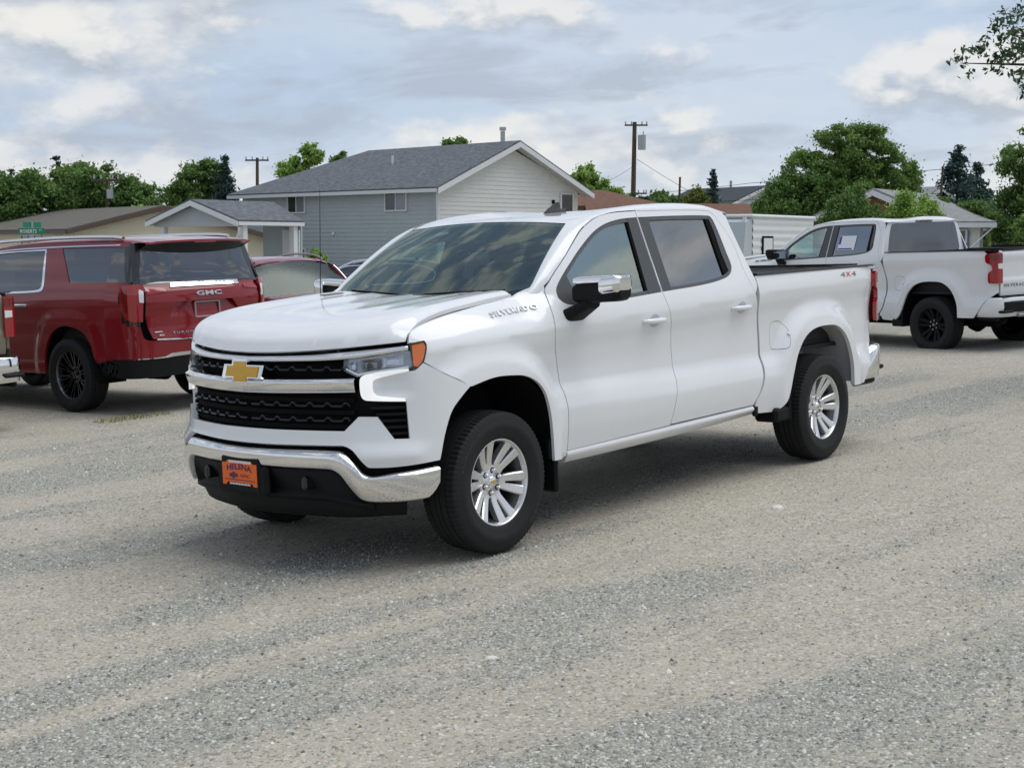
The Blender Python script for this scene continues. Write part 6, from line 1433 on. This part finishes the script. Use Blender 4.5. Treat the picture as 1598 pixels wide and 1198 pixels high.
# ---- dark red full-size SUV
def suv():
    root=empty('suv','dark red full-size SUV seen from behind at left','suv',loc=(-3.96,-7.97,.0),rz=R(-88))
    red=MT['red']; ch=MT['chrome']
    for mir in(False,True):
        sg=-1 if mir else 1
        q=path([(.287,1.822,1),(-.30,1.818),(-.89,1.805,1),(-.975,1.62),(-1.05,1.435,1),(-.5,1.437),(-.02,1.437,1),(.10,1.60)],.04)
        rdw=path([(.60,1.80,1),(1.10,1.798),(1.56,1.785,1),(1.56,1.55),(1.56,1.345,1),(1.0,1.352),(.56,1.368),(.50,1.40),(.545,1.60)],.04)
        fdw=path([(1.68,1.775,1),(1.95,1.74),(2.35,1.56),(2.62,1.36,1),(2.1,1.34),(1.68,1.343,1)],.04)
        o=path([(-.56,.56,1),(-.51,.60),(-.44,.76),(-.33,.885),(-.10,.955),(.10,.952),(.29,.87),(.40,.72),(.44,.56),(.45,.42,1),(1.7,.41),(2.92,.42,1),(2.95,.60),(3.06,.82),(3.30,.955),(3.55,.955),(3.78,.83),(3.88,.60),(3.90,.45,1),(4.25,.50,1),(4.28,.90),(4.2,1.18,1),(3.6,1.25),(2.9,1.31),(2.62,1.39),(2.2,1.66),(1.9,1.80),(1.5,1.855),(.8,1.875),(-.2,1.875),(-.92,1.86,1),(-1.01,1.62),(-1.085,1.41,1),(-.99,1.32),(-1.0,1.20),(-1.05,1.06),(-1.10,1.0,1),(-1.16,.98),(-1.17,.80),(-1.15,.60,1)],.035)
        panel('body_side','suvside',red,root,o,Ssuv,OUT_L,mirror=mir,holes=[q,rdw,fdw],step=.035,flange=.03)
        for k,wnd in(('sq',q),('sr',rdw),('sf',fdw)):
            g=panel('side_window',k,MT['glassrear'],root,inset(wnd,-.002),Ssuv,OUT_L,mirror=mir,off=-.008,flange=0,step=.06)
        for k,wnd in(('srt',rdw),):
            big=path([(.585,1.822,1),(1.62,1.805,1),(1.62,1.322,1),(.56,1.340),(.455,1.375),(.50,1.60)],.04); panel('window_chrome',k,ch,root,big,Ssuv,OUT_L,mirror=mir,holes=[inset(rdw,-.002)],off=.004,flange=.01,step=.04)
        panel('drip_trim','sdt',ch,root,path([(2.0,1.765,1),(1.5,1.825),(.5,1.845),(-.78,1.838,1),(-.78,1.826,1),(.5,1.832),(1.5,1.812),(2.0,1.752,1)],.05),Ssuv,OUT_L,mirror=mir,off=.006,flange=.008,step=.05)
        # quarter-window black border towards the tailgate glass
        panel('d_pillar','sdp',MT['glossblack'],root,path([(-.86,1.826,1),(-.95,1.82,1),(-1.03,1.62),(-1.10,1.42,1),(-1.02,1.425,1),(-.935,1.62)],.04),Ssuv,OUT_L,mirror=mir,off=.002,flange=.02,step=.05)
        mb=MB(); pts=[(x,sg*.735,1.905+.035*math.sin(math.pi*min(1,max(0,(1.9-x)/2.7)))**.5) for x in np.linspace(1.9,-.8,18)]; mb.tube(pts,.021,8); mb.build('roof_rail',ch,root)
        # door handle
        mb=MB(); mb.box((.84,sg*(float(Ysuv(.84,1.19))+.012),1.19),(.24,.03,.035),bev=.012); mb.build('door_handle',ch,root)
        mb=MB(); mb.box((2.45,sg*1.08,1.35),(.14,.22,.17),bev=.04); mb.build('mirror',red,root)
        # tail lamp: side and rear faces
        def Sl(s,z,sg=sg):
            s=np.asarray(s,float);z=np.asarray(z,float); x=pw(s,[-.30,-.12,-.04,.03,.10,.2],[-1.237,-1.183,-1.148,-1.104,-1.036,-.94]); y=pw(s,[-.30,-.12,-.04,.03,.10,.2],[.70,.85,.905,.945,.962,.966]); return np.stack([x+.25*np.maximum(z-1.3,0),sg*y,z+0*s],-1)
        lamp=path([(-.18,1.40,1),(-.05,1.405),(.08,1.395,1),(.155,1.30),(.13,1.16),(.08,1.04,1),(-.02,1.01),(-.13,1.005,1),(-.15,1.2)],.03)
        lo=obj('tail_lamp',cached(f'suvlamp{sg}',lambda sg=sg,Sl=Sl:panel_mesh('l',lamp,Sl,(-1,sg*.8,0),step=.03,flange=.03,off=.012)),MT['redlens'],root)
        bz=path([(-.10,1.0,1),(.085,1.03,1),(.135,1.16),(.165,1.30),(.15,1.33),(.185,1.28),(.165,1.12),(.11,.98),(-.10,.955,1)],.03)
        obj('lamp_bezel',cached(f'suvbez{sg}',lambda sg=sg,Sl=Sl:panel_mesh('l',bz,Sl,(-1,sg*.8,0),step=.03,flange=.03,off=.006)),MT['glossblack'],lo)
        rv=path([(-.16,1.33,1),(-.115,1.35),(-.10,1.30),(-.10,1.215,1),(-.155,1.21,1)],.03); obj('reverse_light',cached(f'suvrv{sg}',lambda sg=sg,Sl=Sl:panel_mesh('l',rv,Sl,(-1,sg*.8,0),step=.03,flange=.01,off=.016)),MT['whitelens'],lo)
        dk=path([(.03,1.36,1),(.10,1.34),(.12,1.25),(.09,1.10,1),(.04,1.12),(.05,1.25)],.03); obj('lamp_dark_lens',cached(f'suvdk{sg}',lambda sg=sg,Sl=Sl:panel_mesh('l',dk,Sl,(-1,sg*.8,0),step=.03,flange=.01,off=.015)),MT['redlensdark'],lo)  # darker red area on the flank of the lamp
    # roof with rear spoiler
    rows=[]
    for x in np.concatenate([np.linspace(2.0,1.2,6),np.linspace(.9,-.8,10),np.linspace(-.9,-1.27,6)]):
        zt=float(pw(x,[-1.27,-.9,-.4,.5,1.2,1.6,2.0],[1.870,1.905,1.93,1.935,1.92,1.885,1.80])); zs=float(pw(x,[-1.27,-.8,0,.8,1.5,2.0],[1.845,1.865,1.88,1.88,1.86,1.765])); ys=float(Ysuv(max(x,-.75),zs))*(1 if x>-.8 else 1-.06*(-.8-x))
        h=[(y,zt-.012*(y/.6)**2) for y in np.linspace(0,.60,6)]+[(.68,zt-.022),(ys-.02,(zt+zs)/2-.004),(ys,zs)]
        rows.append([(x+.10*max(0,(-.8-x)/.47)*(y/.75)**2,-y,z) for y,z in h[:0:-1]]+[(x+.10*max(0,(-.8-x)/.47)*(y/.75)**2,y,z) for y,z in h])
    mb=MB(); mb.grid(rows,True); last=rows[-1]; mb.grid([last,[(a-.004,b,c-.022) for a,b,c in last]],True); rf=mb.build('roof',red,root)
    mb=MB(); und=[(a-.002,b*.985,c-.022) for a,b,c in last]; mb.grid([und,[(float(Xsuv_rear(b,1.76))-.004,b*.985,1.775-.055*(1-min(1,(b/.75)**2))) for a,b,c in last]],True); mb.build('spoiler_underside',MT['glossblack'],rf)  # black sheet paints in the shadow below the spoiler
    mb=MB(); mb.box((-1.262,0,1.842),(.02,.30,.014)); mb.build('brake_light',MT['redlensdark'],rf)
    # tailgate
    gl=path([(-.80,1.405,1),(0,1.41),(.80,1.405,1),(.735,1.65),(.70,1.80,1),(0,1.79),(-.70,1.80,1),(-.735,1.65)],.04)
    panel('back_window','sbg',MT['glassrear'],root,gl,Srear,(-1,0,0),step=.06,flange=0)
    panel('back_window_border','sbb',MT['glossblack'],root,path([(-.93,1.385,1),(.93,1.385,1),(.85,1.65),(.79,1.85,1),(-.79,1.85,1),(-.85,1.65)],.04),Srear,(-1,0,0),holes=[path([(-.755,1.425,1),(0,1.425),(.755,1.425,1),(.70,1.65),(.665,1.76,1),(0,1.735),(-.665,1.76,1),(-.70,1.65)],.04)],step=.06,flange=0,off=-.004)
    hole=path([(-.49,1.048,1),(.52,1.03,1),(.44,1.20,1),(-.34,1.20,1)],.05)
    tg=panel('tailgate','stg',red,root,path([(-.775,1.39,1),(0,1.398),(.775,1.39,1),(.795,1.2),(.785,1.0),(.735,.815,1),(0,.79),(-.735,.815,1),(-.785,1.0),(-.795,1.2)],.04),Srear,(-1,0,0),holes=[hole],step=.045,flange=.03)
    def Srec(y,z):
        y=np.asarray(y,float);z=np.asarray(z,float); p=Srear(y,z); p[...,0]+=.065*np.clip((z-1.03)/.17,0,1); return p
    panel('plate_recess','srec',red,tg,inset(hole,-.006),Srec,(-1,0,.3),step=.05,flange=0)
    mb=MB()
    for c,s in (((-1.243,0,1.185),(.02,.34,.02)),((-1.243,0,1.02),(.02,.34,.02)),((-1.243,.17,1.10),(.02,.02,.17)),((-1.243,-.17,1.10),(.02,.02,.17))): mb.box(c,s,bev=.004)
    mb.build('plate_frame',MT['steel'],tg)
    panel('chrome_strip','scs',ch,tg,path([(-.495,1.405,1),(0,1.408),(.455,1.405,1),(.47,1.357,1),(0,1.357),(-.49,1.352,1)],.05),Srear,(-1,0,.2),step=.06,off=.012,flange=.012)
    def rt_(name,s,m,y0,y1,z0,z1,b=.03,sp=1.05): return text(name,s,m,tg,lambda u,v,w0:tuple(Srear(y0+(y1-y0)*u,z0+(z1-z0)*v)+np.array([-.002-.008*w0,0,0])),b,sp)
    rt_('lettering','GMC',MT['letter'],.165,-.19,1.255,1.305); rt_('lettering','YUKON',MT['letter'],.505,.235,.858,.882,.0,1.4)
    for i,(ya,yb,za) in enumerate(((.72,.585,.885),(.67,.60,.85))):
        mb=MB(); p=Srear((ya+yb)/2,za); mb.box((p[0]-.004,p[1],p[2]),(.006,ya-yb,.014),bev=.002); mb.build('model_badge',MT['letter'],tg)
    panel('gate_trim','sgt',ch,tg,path([(-.70,.812,1),(0,.79),(.70,.812,1),(.70,.80,1),(0,.778),(-.70,.80,1)],.05),Srear,(-1,0,0),step=.06,off=.012,flange=.01)
    panel('gate_backing','sgb',MT['dark'],root,path([(-.92,1.42,1),(.92,1.42,1),(.93,.60,1),(-.93,.60,1)],.06),Srear,(-1,0,0),step=.08,off=-.07,flange=0)
    for sg in(1,-1): panel('lamp_extension',f'slx{sg}',MT['redlens'],tg,path([(sg*.77,1.372,1),(sg*.56,1.350,1),(sg*.54,1.315,1),(sg*.775,1.29,1)],.04),Srear,(-1,0,0),step=.05,off=.008,flange=.01)
    # lower bumper
    def Sb(s,z):
        s=np.asarray(s,float);z=np.asarray(z,float); a=np.abs(s); x=pw(a,[0,.5,.8,.95,1.08,1.25,1.6],[-1.29,-1.265,-1.21,-1.15,-1.05,-.88,-.52]); y=pw(a,[0,.5,.8,.95,1.08,1.25,1.6],[0,.50,.79,.905,.968,.985,.985]); return np.stack([x,np.sign(s)*y,z+0*s],-1)
    def sbm():
        return panel_mesh('b',path([(-1.14,.99,1),(-.92,.985),(-.86,.83),(-.80,.80,1),(0,.775),(.80,.80,1),(.86,.83),(.92,.985),(1.14,.99,1),(1.20,.75),(1.24,.605,1),(0,.62),(-1.24,.605,1),(-1.20,.75)],.04),Sb,(-1,0,0),step=.05,flange=.03)
    bm=obj('rear_bumper',cached('sbm',sbm),red,root)
    # orient by plan normal is safe because the wrap stays below 90 degrees
    obj('bumper_cladding',cached('sbl',lambda:panel_mesh('b',path([(-1.58,.56,1),(-1.24,.603),(0,.618),(1.24,.603),(1.58,.56,1),(1.50,.44,1),(1.1,.40),(0,.42),(-1.1,.40),(-1.50,.44,1)],.05),Sb,(-1,0,0),step=.06,flange=.03,off=.004)),MT['blackplastic'],bm)
    obj('chrome_strip',cached('sbc',lambda:panel_mesh('b',path([(-.95,.612,1),(-.62,.62),(-.55,.650),(0,.655),(.55,.650),(.62,.62),(.95,.612,1),(.95,.604,1),(.6,.606),(.5,.615),(0,.62),(-.5,.615),(-.6,.606),(-.95,.604,1)],.05),Sb,(-1,0,0),step=.06,flange=.01,off=.012)),ch,bm)
    # front end, windscreen, underbody, cabin
    mb=MB(); rows=[]
    for x,z in((2.75,1.36),(3.2,1.33),(3.8,1.27),(4.2,1.19),(4.3,1.0),(4.32,.7),(4.25,.45)): rows.append([(x-.12*(abs(y)/.9)**3,y,z-.04*(abs(y)/.9)**2) for y in np.linspace(-.96,.96,13)])
    mb.grid(rows,True,flip=True); mb.build('hood',red,root)
    mb=MB(); mb.grid([[(2.72-.1*(y/.8)**2,y,1.36),(1.92-.05*(y/.7)**2,y*.82,1.80)] for y in np.linspace(-.86,.86,9)],True); mb.build('windshield',MT['glassclear'],root)
    mb=MB(); mb.box((1.6,0,.55),(5.2,1.7,.25)); mb.box((1.2,0,1.0),(3.9,1.7,.6)); mb.build('cabin',MT['interior'],root)
    for x in(.35,1.35):
        for y in(-.45,.45):
            mb=MB(); mb.box((x,y,1.45),(.16,.5,.5),bev=.05); mb.box((x-.03,y,1.72),(.09,.26,.16),bev=.03); mb.build('seat',MT['seat'],root)
    mf=MB(); mf.tube([(-.9,.35,.42),(-.6,.35,.42),(-.58,.35,.42)],[.09,.09,.02],12); mf.build('muffler',MT['dark'],root)
    for x in(0,3.4):
        for sg in(1,-1):
            def lin(x=x,sg=sg):
                mb=MB(); rows=[]
                for a in np.linspace(-.3,math.pi+.3,22): rows.append([(x-.05+.48*math.cos(a),sg*y,.47+.49*math.sin(a)) for y in(.95,.6)])
                n=len(rows); mb.grid(rows,True); mb.add([r_[1] for r_ in rows]+[(x,sg*.6,.47)],[(i,i+1,n) for i in range(n-1)]); return mb.mesh('arch_liner')
            obj('arch_liner',cached(f'suvl{x}{sg}',lin),MT['dark'],root)
            wl=add_wheel(root,x,sg,MT['suvrim'],MT['glossblack'],MT['dark'],MT['rubber'],'multi',.412,.268,.2,.862,True,.275,False)
MT['suvrim']=simple('dark_machined_rim',(.16,.16,.17),.22,1)
suv()
# ---- generic cars seen only in part
def car(name,label,cat,loc,rz,paintm,rack=False,Ln=4.6,H=1.64,trim='chrome',cowl=.95,wst=.15,rear=-1.95,belt=.98):
    root=empty(name,label,cat,loc=loc,rz=rz); hw=.92
    f=Ln/2; hood=belt+.07
    def ztop(x): return float(pw(x,[-f,-f+.06,rear-.12,rear+.25,-.7,wst-.1,wst+.05],[.75,.98,1.15,H-.12,H,H-.04,H-.09]))
    def zhood(x): return float(pw(x,[cowl-.1,cowl+.2,f-.45,f-.12,f],[hood,hood-.01,hood-.12,hood-.25,.55]))
    def bw(x): return float(pw(x,[-f,-f+.15,-f+.6,0,f-.7,f-.2,f],[.74,.85,.91,hw,.90,.82,.66]))
    # lower body flank and hood as one shell
    for sg in(1,-1):
        def Sq(x,z,sg=sg):
            x=np.asarray(x,float);z=np.asarray(z,float); y=pw(x,[-f,-f+.15,-f+.6,0,f-.7,f-.2,f],[.74,.85,.91,hw,.90,.82,.66])+pw(z,[.2,.4,.6,.8,belt,belt+.04,H],[-.06,-.01,0,.005,-.025,-.035,-.30]); return np.stack([x,sg*y,z],-1)
        wb=Ln*.295
        def arch(xc): return [(xc+.37,.30),(xc+.36,.45),(xc+.25,.64),(xc,.725),(xc-.25,.64),(xc-.36,.45),(xc-.37,.30)]
        a1=arch(wb);a2=arch(-wb)
        o=path([(f-.03,.28,1)]+[corner(a1[0])]+a1[1:-1]+[corner(a1[-1])]+[corner(a2[0])]+a2[1:-1]+[corner(a2[-1])]+[(-f+.03,.30,1),(-f+.01,.75),(-f+.06,.95),(rear-.12,1.13),(rear+.25,H-.16),(rear+.55,H-.11),(-.7,H-.07),(wst-.15,H-.105),(cowl-.10,belt+.055,1),(cowl+.2,hood-.02),(f-.45,hood-.13),(f-.12,hood-.27),(f-.02,.60)],.04)
        wn=path([(cowl-.25,belt+.03,1),(wst+.12,H-.185),(wst-.25,H-.145),(-.7,H-.125),(rear+.55,H-.19),(rear+.28,belt+.22),(rear+.35,belt+.07),(-.6,belt+.035)],.04)
        bs=obj('body_side',panel_mesh('cs',o,Sq,(0,sg,.2),step=.05,holes=[wn],flange=.02),paintm,root)
        obj('side_window',panel_mesh('cw',inset(wn,-.002),Sq,(0,sg,.2),step=.08,flange=0,off=-.008),MT['glassrear'],root)
        obj('window_trim',panel_mesh('ct',inset(wn,-.016),Sq,(0,sg,.2),step=.05,holes=[inset(wn,.006)],flange=.008,off=.004),MT[trim],root)
        mb=MB(); mb.box((-.25,sg*(hw-.016),1.22),(.10,.03,.44)); mb.build('pillar_cover',MT['glossblack'],root)
        mb=MB(); mb.box((cowl-.22,sg*(hw+.08),belt+.08),(.10,.20,.13),bev=.035); mb.build('mirror',paintm,root)
        if rack:
            mb=MB(); pts=[(x,sg*.60,ztop(x)-.035+.055*(1-abs((x+.75)/.95)**8)) for x in np.linspace(.2,-1.7,20)]; mb.tube(pts,.018,8); mb.build('roof_rail',MT['steel'],root)
    rows=[]
    for x in np.linspace(f-.01,cowl-.12,16): rows.append([(x,bw(x)*.985*t,zhood(x)-.02*abs(t)**3*1.2-.0+(.012*(1-abs(t)) if True else 0)) for t in np.linspace(-1,1,15)])
    mb=MB(); mb.grid(rows,True,flip=True); mb.build('hood',paintm,root)
    rows=[]
    for x in np.linspace(wst+.02,rear+.2,16): rows.append([(x,.64*t,ztop(x)-.055*abs(t)**2.5) for t in np.linspace(-1,1,15)])
    mb=MB(); mb.grid(rows,True); mb.build('roof',paintm,root)
    W=[[ (cowl*(1-q)+(wst+.02)*q-.16*(abs(p)**2)*(1-q)-.03*abs(p)**2*q, p*(.80*(1-q)+.635*q), (belt+.03)*(1-q)+(ztop(wst+.02)-.004-.055*abs(p)**2.5)*q+.03*math.sin(math.pi*q)) for p in np.linspace(-1,1,13)] for q in np.linspace(0,1,9)]
    mb=MB(); mb.grid(W,True,flip=True); mb.build('windshield',MT['glasscar'],root)
    for sg in(1,-1):
        mb=MB(); rows=[[(a[0]-.01,a[1],a[2]) , (a[0]-.02,a[1]+sg*.05,a[2]-.005),(a[0]-.06,a[1]+sg*.075,a[2]-.03)] for a in [r_[-1 if sg>0 else 0] for r_ in W]]; mb.grid(rows,True,flip=sg>0); mb.build('a_pillar',paintm,root)
    rows=[[(x,.66*t,z) for t in np.linspace(-1,1,9)] for x,z in((rear+.22,ztop(rear+.22)-.03),(rear-.05,1.30),(rear-.18,1.08))]; mb=MB(); mb.grid(rows,True); mb.build('back_window',MT['glassrear'],root)
    rows=[[(x,bw(-f+.1)*t,z) for t in np.linspace(-1,1,9)] for x,z in((rear-.16,1.10),(-f+.08,.98),(-f,.75),(-f+.03,.32))]; mb=MB(); mb.grid(rows,True); mb.build('tailgate',paintm,root)
    rows=[[(x,.80*t,z) for t in np.linspace(-1,1,9)] for x,z in((f-.02,.70),(f,.5),(f-.05,.28))]; mb=MB(); mb.grid(rows,True,flip=True); mb.build('front_bumper',MT['blackplastic'],root)
    mb=MB(); mb.box((0,0,.42),(Ln-.5,1.55,.3)); mb.box((-.4,0,.80),(2.9,1.6,.4)); mb.box((cowl-.35,0,.95),(.3,1.5,.18),bev=.05); mb.build('cabin',MT['interior'],root)
    for x in(-.25,-1.15):
        for y in(-.38,.38):
            mb=MB(); mb.box((x,y,1.05),(.15,.48,.55),bev=.05); mb.box((x-.04,y,1.40),(.09,.26,.16),bev=.03); mb.build('seat',MT['seat'],root)
    for xx in(wb,-wb):
        for sg in(1,-1): add_wheel(root,xx,sg,MT['silver'],MT['silver'],MT['dark'],MT['rubber'],'split6',.34,.235,.2,.80,True,.225,False)
    return root
car('suv','maroon crossover with roof rails facing us behind the red SUV','suv',(-9.05,-11.30,-.02),R(77),MT['maroon'],True,cowl=1.0,wst=.25)
car('car','black car with chrome window line half hidden behind the white hood','car',(-13.6,-14.4,-.02),R(-47),MT['blackpaint'],False,4.8,1.52,rear=-1.8)
